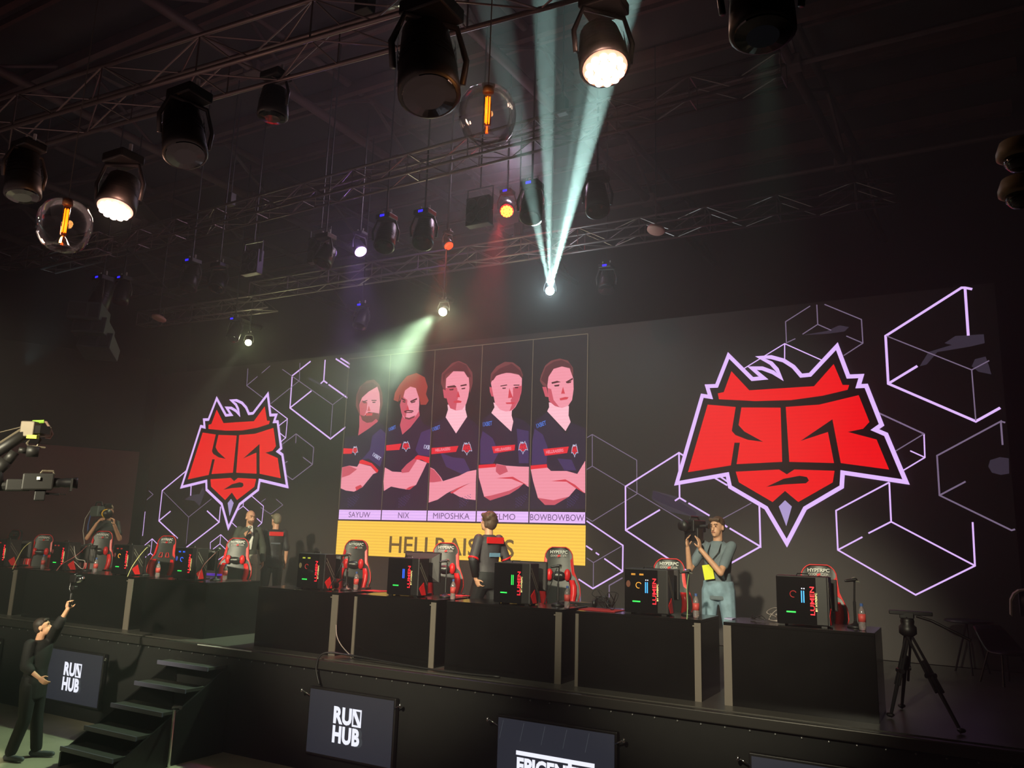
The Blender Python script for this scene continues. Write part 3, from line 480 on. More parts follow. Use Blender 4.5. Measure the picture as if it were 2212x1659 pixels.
# ------------------------------------------------------------------ gaming chair
BK = [(.50, .19), (.62, .235), (.78, .285), (.88, .28), (.98, .235), (1.06, .20), (1.16, .188), (1.27, .176), (1.33, .145), (1.36, .09)]
def bx(z):
    for i in range(len(BK) - 1):
        if BK[i][0] <= z <= BK[i + 1][0]:
            f = (z - BK[i][0]) / (BK[i + 1][0] - BK[i][0]); return BK[i][1] * (1 - f) + BK[i + 1][1] * f
    return BK[-1][1]
def by(z): return .20 + (z - .5) * .17
def make_chair(loc, rz, label, pillow=True, holes=False):
    t = thing('gaming_chair', loc, label, 'chair', None, R(rz))
    zs = [.50, .56, .62, .70, .78, .84, .90, .98, 1.06, 1.16, 1.22, 1.27, 1.31, 1.34, 1.36]
    m = MB(); rows = []
    for z in zs:
        h = bx(z); y = by(z); rows.append((V((0, y, z)), V((h, 0, 0)), V((0, .045, 0))))
    vs = []; n = 0
    for z in zs:
        h = bx(z); y = by(z)
        vs += [(-h, y + .02, z), (-h, y - .045, z), (-h * .72, y - .03, z), (0, y - .015, z), (h * .72, y - .03, z), (h, y - .045, z), (h, y + .02, z), (h * .6, y + .06, z), (-h * .6, y + .06, z)]
    k = 9; fs = [tuple(range(k)), tuple(range((len(zs) - 1) * k, len(zs) * k))]
    for i in range(len(zs) - 1):
        for j in range(k): fs.append((i * k + j, i * k + (j + 1) % k, (i + 1) * k + (j + 1) % k, (i + 1) * k + j))
    m.add(vs, fs); bk = m.build('backrest', CHAIRB, t, smooth=True, bevel=.008)
    for s in (-1, 1):
        m = MB(); zz = [.52, .60, .70, .80, .88, .96]; vs = []
        for z in zz:
            h = bx(z); y = by(z); o_ = h * .86; i_ = h * .52; f = .035 if z < .9 else .015
            vs += [(s * o_, y - .045, z), (s * (o_ - .01), y - .055 - f, z), (s * (i_ + .02), y - .04 - f, z), (s * i_, y - .02, z)]
        fs = [(0, 1, 2, 3), tuple(range(20, 24))] + [(a * 4 + b, a * 4 + (b + 1) % 4, a * 4 + 4 + (b + 1) % 4, a * 4 + 4 + b) for a in range(5) for b in range(4)]
        m.add(vs, fs).build('bolster', RED, t, smooth=True)
        m = MB(); m.prism([(s * bx(z), by(z) - .04, z) for z in (.98, 1.06, 1.16, 1.24)] + [(s * bx(z) * .82, by(z) - .046, z) for z in (1.2, 1.1, 1.03)], (0, -.012, 0)).build('shoulder_panel', RED, t)
    out = [(-bx(z), by(z) - .048, z) for z in zs] + [(bx(z), by(z) - .048, z) for z in zs[::-1]]
    MB().tube(out, .007, 6).build('piping', RED, t, smooth=True)
    for s in (-1, 1):
        if holes: MB().tube([(s * .035, by(1.02) - .05, 1.0), (s * .04, by(1.07) - .05, 1.07), (s * .08, by(1.07) - .05, 1.07), (s * .105, by(1.02) - .05, 1.0), (s * .035, by(1.02) - .05, 1.0)], .008, 6).build('belt_slot', RED, t)
    if pillow:
        m = MB(); m.ell((0, by(1.02) - .085, 1.01), (.10, .05, .055), n=14, m=8); pl = m.build('neck_pillow', CHAIRD, t, smooth=True)
        for s in (-1, 1): MB().ell((s * .115, by(1.02) - .075, 1.02), (.045, .042, .075), n=12, m=8).build('pillow_cheek', RED, pl, smooth=True)
        vs, fs = text2d('HYPERPC', .10, .016, .01); MB().add([(x, by(1.02) - .137, 1.02 + z) for x, z in vs], fs).build('lettering', mat('white_print', (225, 225, 220), .5), pl)
    for s_, w_, h_, z_, mt_ in (('HYPERPC', .225, .040, 1.30, mat('white_print', (225, 225, 220), .5)), ('DXRACER', .21, .026, 1.252, mat('pale_print', (170, 165, 160), .5))):
        vs, fs = text2d(s_, w_, h_, .018); MB().add([(x, by(z_ + z) - .052, z_ + z) for x, z in vs], fs).build('lettering', mt_, t)
    MB().add(*[[(x * .018, by(1.252) - .055, 1.252 + z * .018) for x, z in ((-1, -1), (1, -.4), (1, 1), (-1, .4))], [(0, 1, 2, 3)]]).build('print_mark', RED, t)
    MB().rings([(V((0, -.02, .42)), V((.20, 0, 0)), V((0, .22, 0))), (V((0, -.02, .44)), V((.25, 0, 0)), V((0, .26, 0))), (V((0, -.02, .50)), V((.25, 0, 0)), V((0, .26, 0))), (V((0, -.02, .53)), V((.19, 0, 0)), V((0, .21, 0)))], 20).build('seat', CHAIRB, t, smooth=True)
    for s in (-1, 1):
        MB().tube([(s * .23, .02, .45), (s * .29, .02, .47), (s * .30, .02, .68)], .018, 8).box((s * .30, -.02, .69), (.07, .24, .03)).build('armrest', PLASTIC, t)
    MB().tube([(0, 0, .10), (0, 0, .42)], .03, 10).build('gas_lift', PLASTIC, t)
    m = MB()
    for k in range(5):
        a = 2 * math.pi * k / 5 + .3; m.tube([(0, 0, .12), (.30 * math.cos(a), .30 * math.sin(a), .075)], [.03, .018], 8)
    m.build('base', RED, t)
    for k in range(5):
        a = 2 * math.pi * k / 5 + .3; MB().lathe((.31 * math.cos(a), .31 * math.sin(a), .03), [(.029, -.02), (.03, 0), (.029, .02)], 12, V((math.sin(a), -math.cos(a), 0))).build('caster', PLASTIC, t)
    return t
CH = [((775, 1167), 9.45, 20, 'black and red gaming chair with neck pillow, leftmost in front of the yellow banner', 1, 0), ((968, 1173), 9.45, 22, 'black and red gaming chair directly left of the walking player', 1, 0),
      ((1210, 1182), 9.4, 24, 'black and red gaming chair with neck pillow at the right end of the yellow banner', 1, 0), ((1447, 1207), 9.3, 10, 'black and red gaming chair beside the cameraman in pale jeans', 0, 0),
      ((1768, 1220), 9.2, 6, 'black and red gaming chair behind the rightmost computer', 0, 0), ((38, 1145), 9.9, 8, 'black and red gaming chair furthest left, mostly hidden', 0, 0),
      ((105, 1155), 9.3, 30, 'black and red gaming chair between the two leftmost computers', 1, 0), ((232, 1148), 9.35, 30, 'black and red gaming chair in front of the black-shirted cameraman', 1, 0),
      ((368, 1158), 9.3, 16, 'black and red gaming chair with two belt slots behind the blue-lit computer', 0, 1), ((522, 1163), 9.35, 30, 'black and red gaming chair with neck pillow in front of the suited host', 1, 0)]
for q, y, rz, lb, pl, ho in CH:
    p = Py(q[0], q[1], y + .34); c = make_chair((p.x + .34 * math.sin(R(rz)), y, 0), rz, lb, pl, ho); c['group'] = 'black and red gaming chairs behind the desks'
    k = p.z / 1.36; c.scale = (1, 1, k)
# ------------------------------------------------------------------ computers
GLS = mat('tinted_side_glass', (13, 12, 14), .12, coat=.3)
def em(n, c, s): return mat(n, (20, 20, 20), .5, 0, c, s)
ER = em('led_sign_red', (255, 20, 40), 2.2); EW = em('led_sign_warm', (255, 235, 150), 1.6); EG = em('led_green', (40, 235, 80), 1.8); EB = em('led_blue', (30, 90, 255), 2.2); EO = em('led_orange', (255, 170, 50), 1.3); EC = em('led_cyan', (60, 170, 255), 2); EWH = em('led_white', (235, 240, 255), 2); ERD = em('led_deep_red', (200, 30, 30), .8)
def tx(s, w, h, bold, conv):
    vs, fs = text2d(s, w, h, bold); return MB().add([conv(x, z) for x, z in vs], fs)
def make_pc(x, label, top=None, fan=None, ring=None, ram=None, ndot=0, tilt=0):
    t = thing('desktop_computer', (x, 8.27, .76), label, 'computer', 'computers with lit side panels on the desks', R(tilt))
    MB().box((0, 0, .235), (.47, .20, .45)).build('case', BLACK, t, bevel=.012)
    MB().box((-.05, -.103, .235), (.36, .004, .43)).build('side_window', GLS, t)
    fp = MB().box((.237, 0, .235), (.008, .195, .44)).build('front_grille', mat('dark_grille', (34, 28, 30), .4), t)
    m = MB()
    for k in range(3): m.prism([(.2415, -.09 + k * .03, .10 + k * .02), (.2415, -.03 + k * .03, .02), (.2415, .0 + k * .03, .02), (.2415, -.06 + k * .03, .13 + k * .02)], (.003, 0, 0))
    m.build('red_slash', RED, fp)
    m = MB()
    for k in range(2): m.prism([(.2415, -.09, .40 - k * .05), (.2415, .08, .18 - k * .05), (.2415, .085, .19 - k * .05), (.2415, -.08, .41 - k * .05)], (.002, 0, 0))
    m.build('grey_slash', GREYST, fp)
    for k in range(4): MB().box(((-1) ** k * .19, (-.07, .07)[k // 2], .007), (.05, .03, .014)).build('foot', PLASTIC, t)
    MB().tube([(-.06, 0, .455), (-.05, 0, .48), (.05, 0, .48), (.06, 0, .455)], .006, 6).build('handle', PLASTIC, t)
    tx('LUMEN', .26, .040, .015, lambda a, b: (.095 - b, -.1065, .235 + a)).build('lettering', ER, t)
    tx('BY HYPERPC', .17, .018, .015, lambda a, b: (.130 - b, -.1065, .225 + a)).build('lettering', EW, t)
    MB().box((-.10, -.106, .125), (.085, .003, .013)).build('graphics_light', EG, t)
    if top: 
        for k in (0, 1):
            MB().box((-.135 + k * .09, -.106, .405), (.045, .003, .006)).box((-.135 + k * .09, -.106, .395), (.045, .003, .006)).build('top_light', top, t)
    if ram:
        for k in (0, 1): MB().box((.0 + k * .02, -.106, .27), (.009, .003, .11)).build('memory_light', ram, t)
    if ndot:
        for k in (0, 1): MB().lathe((.004 + k * .02, -.106, .345), [(.006, 0), (.005, .003)], 8, V((0, -1, 0))).build('status_light', EWH, t)
    if ring:
        m = MB(); m.tube([(-.075 + .03 * math.cos(a * .5), -.106, .29 + .03 * math.sin(a * .5)) for a in range(1, 11)], .004, 6); m.build('pump_ring', ring, t)
    if fan: MB().lathe((-.19, -.1055, .30), [(.035, 0), (.03, .003)], 14, V((0, -1, 0)), sx=.7).build('fan_light', fan, t)
    return t
FB = em('fan_glow_blue', (40, 70, 190), .7); FO = em('fan_glow_orange', (120, 60, 30), .8); FY = em('fan_glow_yellow', (120, 105, 60), .8); FR = em('fan_glow_red', (110, 36, 36), .6); EY = em('led_yellow', (210, 220, 60), 1.2)
PCS = [(-7.53, 'lit computer with yellow lights at the left end of the right desk row', dict(top=EY, fan=FY, ring=ERD)), (-6.03, 'lit computer with one blue strip under the yellow banner', dict(ram=EB)), (-4.50, 'lit computer with green memory strips left of the cable-hung chair', dict(ram=EG)),
       (-2.905, 'lit computer with orange top lights and orange ring beside the cameraman in jeans', dict(top=EO, fan=FO, ring=EO, ram=EC, ndot=1)), (-1.355, 'lit computer with blue memory strips on the rightmost desk', dict(ram=EC, ndot=1, ring=ERD)),
       (-14.75, 'lit computer at the left photo edge', dict(top=ERD, fan=FR)), (-13.05, 'lit computer second from the left edge, small red top lights', dict(top=ERD, fan=FR)), (-11.42, 'lit computer with orange ring in front of the black-shirted cameraman', dict(top=ERD, ring=EO, fan=FR)), (-9.98, 'lit computer glowing blue inside on the desk left of the host', dict(top=EB, fan=FB, ring=EB))]
for x, lb, kw in PCS: make_pc(x, lb, **kw)
MONM = mat('monitor_shell', (62, 58, 58), .45)
def make_monitor(x, label, tilt=-4):
    t = thing('monitor', (x, 8.57, .76), label, 'monitor', 'monitors seen from behind on the desks', R(tilt))
    m = MB(); m.box((0, .02, .33), (.60, .03, .36)); m.build('shell', PLASTIC, t, bevel=.006)
    m = MB(); m.add([(-.29, .0, .16), (.29, .0, .16), (.29, .0, .50), (-.29, .0, .50), (-.17, -.05, .24), (.17, -.05, .24), (.2, -.05, .44), (-.2, -.05, .44)], [(4, 5, 6, 7), (0, 1, 5, 4), (1, 2, 6, 5), (2, 3, 7, 6), (3, 0, 4, 7), (3, 2, 1, 0)]); m.build('back_cover', MONM, t)
    MB().box((0, .038, .33), (.56, .004, .32)).build('screen', mat('dark_screen', (12, 12, 16), .1), t)
    MB().tube([(0, -.02, .02), (0, -.02, .26)], .02, 8).build('stand', PLASTIC, t)
    MB().box((0, 0, .012), (.26, .18, .02)).build('foot', PLASTIC, t, bevel=.006)
    MB().prism([(-.03, -.052, .36), (.0, -.052, .40), (.03, -.052, .36), (.015, -.052, .34), (-.015, -.052, .34)], (0, -.003, 0)).build('red_mark', RED, t); return t
for rx, ty, lb in ((736, 1199, 'dark monitor behind the yellow-lit computer'), (950, 1194, 'dark monitor with red mark under the yellow banner'), (1180, 1214, 'dark monitor behind the green-striped computer'), (1466, 1230, 'dark monitor behind the orange-lit computer'), (1807, 1253, 'dark monitor behind the rightmost computer'),
              (68, 1168, 'dark monitor behind the computer at the left photo edge'), (206, 1178, 'dark monitor behind the second computer from the left'), (311, 1178, 'dark monitor behind the computer in front of the left cameraman'), (464, 1187, 'dark monitor behind the blue-lit computer')):
    p = Py(rx, ty, 8.55); make_monitor(p.x - .28, lb, 0).scale = (.92, 1, (p.z - .76) / .51)
# microphone stands
def mic_stand(q, top, label):
    b = Py(q[0], q[1], 8.42); z1 = Py(top[0], top[1], 8.42).z - .76
    t = thing('microphone_stand', (b.x, 8.42, .76), label, 'stand', 'table microphone stands on the desks')
    MB().lathe((0, 0, 0), [(.075, 0), (.075, .015), (.06, .025), (.02, .04), (.015, .06)], 20).build('base', BLACK, t, smooth=True)
    MB().tube([(0, 0, .04), (0, 0, z1 * .55), (0, 0, z1 * .56), (.01, 0, z1)], [.013, .013, .009, .009], 8).build('pole', BLACK, t)
    MB().ell((.01, 0, z1 + .01), (.03, .035, .024)).tube([(.01, -.01, z1), (.06, -.05, z1 - .01)], .008, 6).build('clip', mat('grey_clip', (110, 110, 100), .4), t)
    MB().cap((.02, -.02, z1 + .01), (-.06, -.06, z1 - .005), .018, .012).build('microphone', BLACK, t)
MS = [((748, 1270), (752, 1200), 'black microphone stand behind the bottle on the leftmost right-row desk'), ((962, 1284), (962, 1213), 'black microphone stand in front of the chair left of the walking player'), ((1205, 1303), (1206, 1224), 'black microphone stand with hanging cables by the third chair of the right row'), ((1487, 1328), (1490, 1236), 'black microphone stand beside the cameraman in pale jeans'),
      ((1848, 1350), (1841, 1254), 'black microphone stand beside the bottle on the rightmost desk'), ((466, 1246), (472, 1188), 'black microphone stand in front of the host'), ((313, 1237), (317, 1181), 'black microphone stand between the third and fourth left computers'), ((188, 1228), (190, 1177), 'black microphone stand at the left cameraman\'s waist')]
for a in MS: mic_stand(*a)
# bottles
BG = mat('bottle_plastic', (215, 200, 200), .12, trans=.75); BC = mat('blue_cap', (60, 90, 150), .4); BLB = mat('red_label', (190, 70, 66), .5)
def bottle(q, label):
    yb = 8.55 if q[0] in (768, 485) else 8.2; b = Py(q[0], q[1], yb)
    t = thing('water_bottle', (b.x, yb, .76), label, 'bottle', 'plastic water bottles on the desks')
    MB().lathe((0, 0, 0), [(.024, 0), (.031, .006), (.032, .05), (.029, .06), (.032, .07), (.032, .15), (.027, .18), (.013, .205), (.012, .215)], 16).build('body', BG, t, smooth=True)
    MB().lathe((0, 0, 0), [(.0335, .075), (.0335, .145)], 16).build('label', BLB, t, smooth=True)
    MB().lathe((0, 0, 0), [(.0145, .213), (.0145, .235), (.012, .238)], 12).build('cap', BC, t)
for q, lb in (((768, 1278), 'water bottle on the leftmost desk of the right row'), ((978, 1291), 'water bottle right of the second microphone stand of the right row'), ((1225, 1311), 'water bottle by the third chair of the right row'), ((1504, 1334), 'water bottle in front of the cameraman\'s pale jeans'), ((1863, 1353), 'water bottle at the right end of the last desk'),
              ((340, 1243), 'water bottle left of the blue-lit computer'), ((205, 1237), 'water bottle below the left cameraman'), ((485, 1253), 'water bottle in front of the host'), ((92, 1226), 'water bottle left of the second computer from the left edge')): bottle(q, lb)
# small desk items
def cable(pts, r, m, label, nm='cable', grp=None):
    mb = MB(); pp = [V(p) for p in pts]; q = []
    for i in range(len(pp) - 1):
        a = pp[max(i - 1, 0)]; b = pp[i]; c = pp[i + 1]; d = pp[min(i + 2, len(pp) - 1)]
        for k in range(6):
            u = k / 6; q.append(.5 * ((2 * b) + (c - a) * u + (2 * a - 5 * b + 4 * c - d) * u * u + (3 * b - a - 3 * c + d) * u ** 3))
    q.append(pp[-1]); mb.tube(q, r, 6); o = mb.build(nm, m, loc=pp[0], smooth=True); return tag(o, label, 'cable', grp)
YC = mat('yellow_cable', (190, 180, 120), .5); GC = mat('grey_cable', (150, 140, 135), .5); KC = mat('black_cable', (20, 19, 20), .5); RC = mat('red_cable', (150, 80, 80), .5)
def pp(lst): return [Py(a, b, y) for a, b, y in lst]
cable(pp([(66, 1171, 8.3), (50, 1185, 8.2), (36, 1210, 8.05), (27, 1230, 7.97)]), .006, YC, 'yellow cable hanging over the leftmost desk edge')
cable(pp([(318, 1182, 8.3), (302, 1200, 8.15), (285, 1225, 8.05), (275, 1246, 7.97)]), .006, YC, 'yellow cable hanging from the stand beside the long left desk')
cable(pp([(190, 1177, 8.4), (165, 1200, 8.1), (135, 1218, 8.05), (122, 1233, 7.98)]), .005, RC, 'thin reddish cable drooping from the stand at the left cameraman')
cable(pp([(160, 1180, 8.1), (165, 1206, 8.08), (183, 1212, 8.08), (178, 1229, 8.1), (160, 1213, 8.1)]), .006, GC, 'grey cable looping beside the second computer from the left')
cable(pp([(470, 1190, 8.4), (445, 1215, 8.12), (432, 1235, 8.03), (428, 1252, 7.97)]), .005, RC, 'thin reddish cable drooping across the blue-lit computer')
cable(pp([(745, 1200, 8.4), (735, 1225, 8.12), (722, 1250, 8.1), (708, 1275, 8.02)]), .005, KC, 'black cable drooping from the leftmost stand of the right row')
cable(pp([(1203, 1228, 8.4), (1190, 1262, 8.3), (1182, 1285, 8.2), (1176, 1305, 8.05)]), .006, KC, 'black cable with inline plug hanging from the third stand of the right row')
cable(pp([(1488, 1240, 8.4), (1484, 1270, 8.2), (1485, 1310, 8.03), (1484, 1338, 7.97)]), .005, mat('green_cable', (140, 170, 120), .5), 'pale green cable hanging straight down beside the cameraman in jeans')
cable(pp([(726, 1350, 7.96), (728, 1375, 7.93), (738, 1395, 7.9), (755, 1414, 7.8)]), .006, GC, 'grey cable hanging against the first grey desk edge')
cable(pp([(690, 1480, 7.62), (683, 1440, 7.62), (700, 1411, 7.66), (760, 1416, 7.78), (850, 1432, 7.8), (960, 1450, 7.82), (1080, 1462, 7.84)]), .012, KC, 'thick black cable running along the stage edge and over the front')
random.seed(3)
for cx, n_, lb in ((1318, 7, 'tangle of black cables left of the orange-lit computer'), (1640, 9, 'tangle of cables left of the rightmost computer'), (1600, 4, 'loose black cable coil at the left of the rightmost desk')):
    pts = []
    for k in range(n_ * 3):
        pts.append(Py(cx + random.uniform(-20, 22), 0, 8.4)); pts[-1].z = .775 + random.random() ** 2 * (.20 if cx != 1600 else .05); pts[-1].y = 8.35 + random.uniform(-.1, .12)
    cable(pts, .0045, KC if cx != 1640 else GC, lb, 'cable_tangle')
def flat_item(nm, q, sz, m, lb, cat, y=8.3, rz=0, h=.006):
    b = Pz(q[0], q[1], .76); o = MB().box((0, 0, h / 2 + .001), (sz[0], sz[1], h)).build(nm, m, bevel=.002); o.location = (b.x, b.y, .76); o.rotation_euler.z = R(rz); return tag(o, lb, cat)
RM = mat('red_mat', (170, 30, 34), .7)
flat_item('mouse_mat', (812, 1277), (.30, .26), RM, 'red mouse mat beside the bottle on the leftmost right-row desk', 'mat')
flat_item('mouse_mat', (1300, 1318), (.42, .3), RM, 'red mouse mat left of the orange-lit computer', 'mat')
flat_item('mouse_mat', (985, 1287), (.34, .22), RM, 'red mouse mat by the second bottle of the right row', 'mat')
flat_item('mobile_phone', (1577, 1337), (.08, .15), mat('phone_reflection', (190, 180, 225), .2), 'phone with painted lavender reflection lying on the left corner of the rightmost desk', 'phone', h=.009)  # lavender reflection put into the phone's base colour
flat_item('keyboard', (455, 1243), (.38, .13), mat('purple_lit_keyboard', (40, 34, 50), .4, emit=(120, 40, 255), es=.35), 'purple-lit keyboard beside the blue-lit computer', 'keyboard', h=.03)
flat_item('keyboard', (1245, 1306), (.42, .14), PLASTIC, 'black keyboard sticking out past the third desk end', 'keyboard', rz=8, h=.03)
for q, lb in (((850, 1272), 'black headphones lying left of the blue-striped computer'), ((1322, 1316), 'black headphones lying left of the orange-lit computer'), ((1452, 1318), 'black headphones lying right of the orange-lit computer'), ((1180, 1298), 'black headphones lying right of the green-striped computer')):
    b = Pz(q[0], q[1] - 6, .76); t = thing('headphones', (b.x, min(b.y, 8.55), .76), lb, 'headphones', 'black headphones left on the desks')
    MB().tube([(-.08, 0, .04), (-.075, .03, .09), (-.04, .05, .12), (.04, .05, .12), (.075, .03, .09), (.08, 0, .04)], .01, 8).build('headband', PLASTIC, t, smooth=True)
    for s in (-1, 1): MB().lathe((s * .08, 0, .045), [(.035, -.015), (.043, -.01), (.043, .015), (.03, .02)], 14, V((s, 0, 0))).build('ear_cup', PLASTIC, t, smooth=True)
# ------------------------------------------------------------------ screens in the stage front
def front_screen(x0, x1, label, kind, z0=-1.03, z1=-.33):
    cx, cz = (x0 + x1) / 2, (z0 + z1) / 2; t = thing('front_screen', (cx, 7.66, cz), label, 'screen', 'screens set into the stage front'); w, h = x1 - x0, z1 - z0
    MB().box((0, 0, 0), (w + .05, .06, h + .05)).build('bezel', BLACK, t, bevel=.008)
    MB().box((0, -.033, 0), (w, .006, h)).build('screen', led('front_screen_glow', (46, 48, 58), .75), t)
    for s in (-1, 1):
        MB().tube([(s * (w / 2 + .01), -.03, h / 2 - .08), (s * (w / 2 + .10), -.06, h / 2 - .03)], .008, 6).ell((s * (w / 2 + .11), -.065, h / 2 - .03), (.02, .02, .025)).build('bracket', CHROME, t, smooth=True)
    Y = -.038; WT = led('front_white', (240, 242, 255), 1.1); GH = led('front_ghost', (66, 70, 76), .8)
    def put(s, cx, cz, ww, hh, mt_, bold=.04, yo=0.):
        vs, fs = text2d(s, ww, hh, bold, 1.05); return MB().add([(cx + a, Y - yo, cz + b) for a, b in vs], fs).build('lettering', mt_, t)
    if kind == 'hub':
        put('U', .085, .088, .13, .20, GH, .05, -.001); put('B', .15, -.105, .12, .20, GH, .05, -.001)
        put('RU', -.10, .103, .27, .19, WT, .05); put('HUB', -.035, -.105, .40, .19, WT, .05)
        m = MB()
        for a, b, c, d in ((.045, .175, .008, .028), (.045, .175, .178, .198), (.045, .062, .008, .198), (.158, .175, .008, .198)): m.prism([(a, Y, c), (b, Y, c), (b, Y, d), (a, Y, d)], (0, -.002, 0))
        m.prism([(.062, Y, .178), (.092, Y, .178), (.158, Y, .06), (.158, Y, .028), (.130, Y, .028), (.062, Y, .135)], (0, -.002, 0)); m.build('logo_glyph', WT, t)
    elif kind == 'epi':
        put('EPICENTER', .02, -.075, .86, .155, WT, .05); MB().prism([(-.42, Y, .022), (.44, Y, .022), (.44, Y, .062), (-.42, Y, .062)], (0, -.002, 0)).build('logo_bar', WT, t)
        MB().prism([(.16, Y, -.152), (.20, Y, -.152), (.20, Y, .03), (.16, Y, .03)], (0, -.002, 0)).build('logo_stem', WT, t)
        m = MB(); line_mat = GH
        for k in range(5): m.tube([(-w / 2 + .06 + k * .24, Y, h / 2 - .02), (-w / 2 + .02 + k * .24, Y, h / 2 - .20)], .003, 4)
        m.build('faint_lines', line_mat, t)  # faint slanting lines across the upper part of the screen
    return t
front_screen(-14.72, -13.47, 'dark stage-front screen cut by the left photo edge', '')
front_screen(-12.07, -10.83, 'stage-front screen with white two-line logo left of the steps', 'hub')
front_screen(-6.89, -5.66, 'stage-front screen with white two-line logo at the lower centre', 'hub')
front_screen(-4.31, -3.03, 'stage-front screen with white one-line logo cut by the bottom edge', 'epi')
front_screen(-1.74, -.46, 'stage-front screen whose top corner just shows at bottom right', '')
# ------------------------------------------------------------------ tripod, table, chair at the right
tp = thing('camera_tripod', (-.48, 8.45, 0), 'black empty camera tripod with pan handle right of the desks', 'tripod')
top = V((-.48, 8.45, .80))
MB().lathe(top, [(.05, -.08), (.075, -.06), (.075, 0), (.055, .02), (.06, .05), (.05, .09)], 16).build('head', BLACK, tp, True, smooth=True)
MB().box(top + V((.03, 0, .125)), (.36, .09, .035), Matrix.Rotation(R(6), 3, 'Z')).box(top + V((0, 0, .10)), (.12, .1, .05)).build('plate', PLASTIC, tp, True, bevel=.006)
MB().tube([top + V((.08, -.02, .10)), top + V((.20, -.05, .07)), top + V((.50, -.12, -.07))], .013, 8).build('pan_handle', PLASTIC, tp, True)
for fx, fy in ((-.66, 8.35), (-.10, 8.02), (-.60, 8.9)):
    f = V((fx, fy, .01)); a = top + V((0, 0, -.06)); dirv = f - a; s = dirv.cross(V((0, 0, 1))).normalized() * .035
    m = MB()
    for q in (-1, 1): m.tube([a + s * q * .7, a + dirv * .62 + s * q], .012, 8)
    m.tube([a + dirv * .3, f], [.02, .014], 8).tube([a + dirv * .45 - s * 1.4, a + dirv * .45 + s * 1.4], .022, 8); m.ell(f + V((0, 0, .02)), (.035, .035, .02)); m.build('leg', PLASTIC, tp, True)
p = Pz(2128, 1441, 0); ct = thing('round_table', (.02, 12.05, 0), 'small dark round table by the screen wall at the far right', 'table')
MB().lathe((0, 0, .62), [(.26, 0), (.28, .01), (.27, .03)], 24).build('tabletop', PLASTIC, ct)
for k in range(3): MB().tube([(0.05 * math.cos(k * 2.1), .05 * math.sin(k * 2.1), .62), (.22 * math.cos(k * 2.1 + .5), .22 * math.sin(k * 2.1 + .5), .0)], .014, 6).build('leg', PLASTIC, ct)
cc = thing('shell_chair', (.36, 11.35, 0), 'dark low shell chair at the far right beside the round table', 'chair', rz=R(40))
m = MB(); rows = []
for k in range(9):
    a = k / 8; rows.append((V((0, -.22 + .42 * a + .06 * max(0, a - .6), .36 + .34 * max(0, a - .45) ** 1.2 * 1.6)), V((.20 + .05 * math.sin(a * 3.1), 0, 0)), V((0, -.012 * a, .02))))
m.rings(rows, 12); m.build('seat_shell', PLASTIC, cc, smooth=True)
for sx, sy in ((-1, -1), (1, -1), (-1, 1), (1, 1)): MB().tube([(sx * .12, sy * .1, .37), (sx * .2, sy * .18, .0)], .012, 6).build('leg', PLASTIC, cc)
# hooded device cut by the right edge
hd = thing('hooded_studio_camera', (.42, 9.2, 0), 'black studio camera with pale curved hood cut by the right photo edge', 'camera')
hx, hy = .40, 9.2
m = MB(); m.rings([(V((hx + .05 + .05 * k, hy, 1.03 - .002 * k * k)), V((0, .09, 0)), V((0, 0, .13 - .004 * k))) for k in range(8)], 16); m.build('body', PLASTIC, hd, True, smooth=True)
m = MB(); arc = [(hx - .035, 1.0 - .08), (hx - .025, 1.06), (hx + .005, 1.12), (hx + .05, 1.155), (hx + .13, 1.17), (hx + .30, 1.165)]
for i in range(5):
    (a, b), (c, d) = arc[i], arc[i + 1]; m.prism([(a, hy - .12, b), (c, hy - .12, d), (c, hy + .1, d), (a, hy + .1, b)], (.012, 0, -.012))
m.build('hood', mat('pale_hood', (190, 178, 160), .5), hd, True)
MB().prism([(hx + .1, hy - .125, 1.12), (hx + .3, hy - .125, 1.11), (hx + .3, hy - .125, 1.15), (hx + .14, hy - .125, 1.15)], (0, .004, 0)).build('green_stripe', mat('green_stripe', (60, 130, 80), .5), hd, True)
for z in (1.02, .90): MB().ell((hx + .13, hy - .1, z), (.018, .018, .018)).build('chrome_knob', CHROME, hd, True, smooth=True)
MB().tube([(hx + .20, hy, .05), (hx + .20, hy, .95)], [.05, .035], 12).build('column', PLASTIC, hd, True)
MB().box((hx + .165, hy - .05, .70), (.012, .01, .12)).build('yellow_label', mat('yellow_label', (200, 190, 60), .5), hd, True)
MB().lathe((hx + .2, hy, 0), [(.16, 0), (.15, .04), (.06, .09)], 16).build('foot', mat('pale_foot', (170, 160, 145), .5), hd, True)
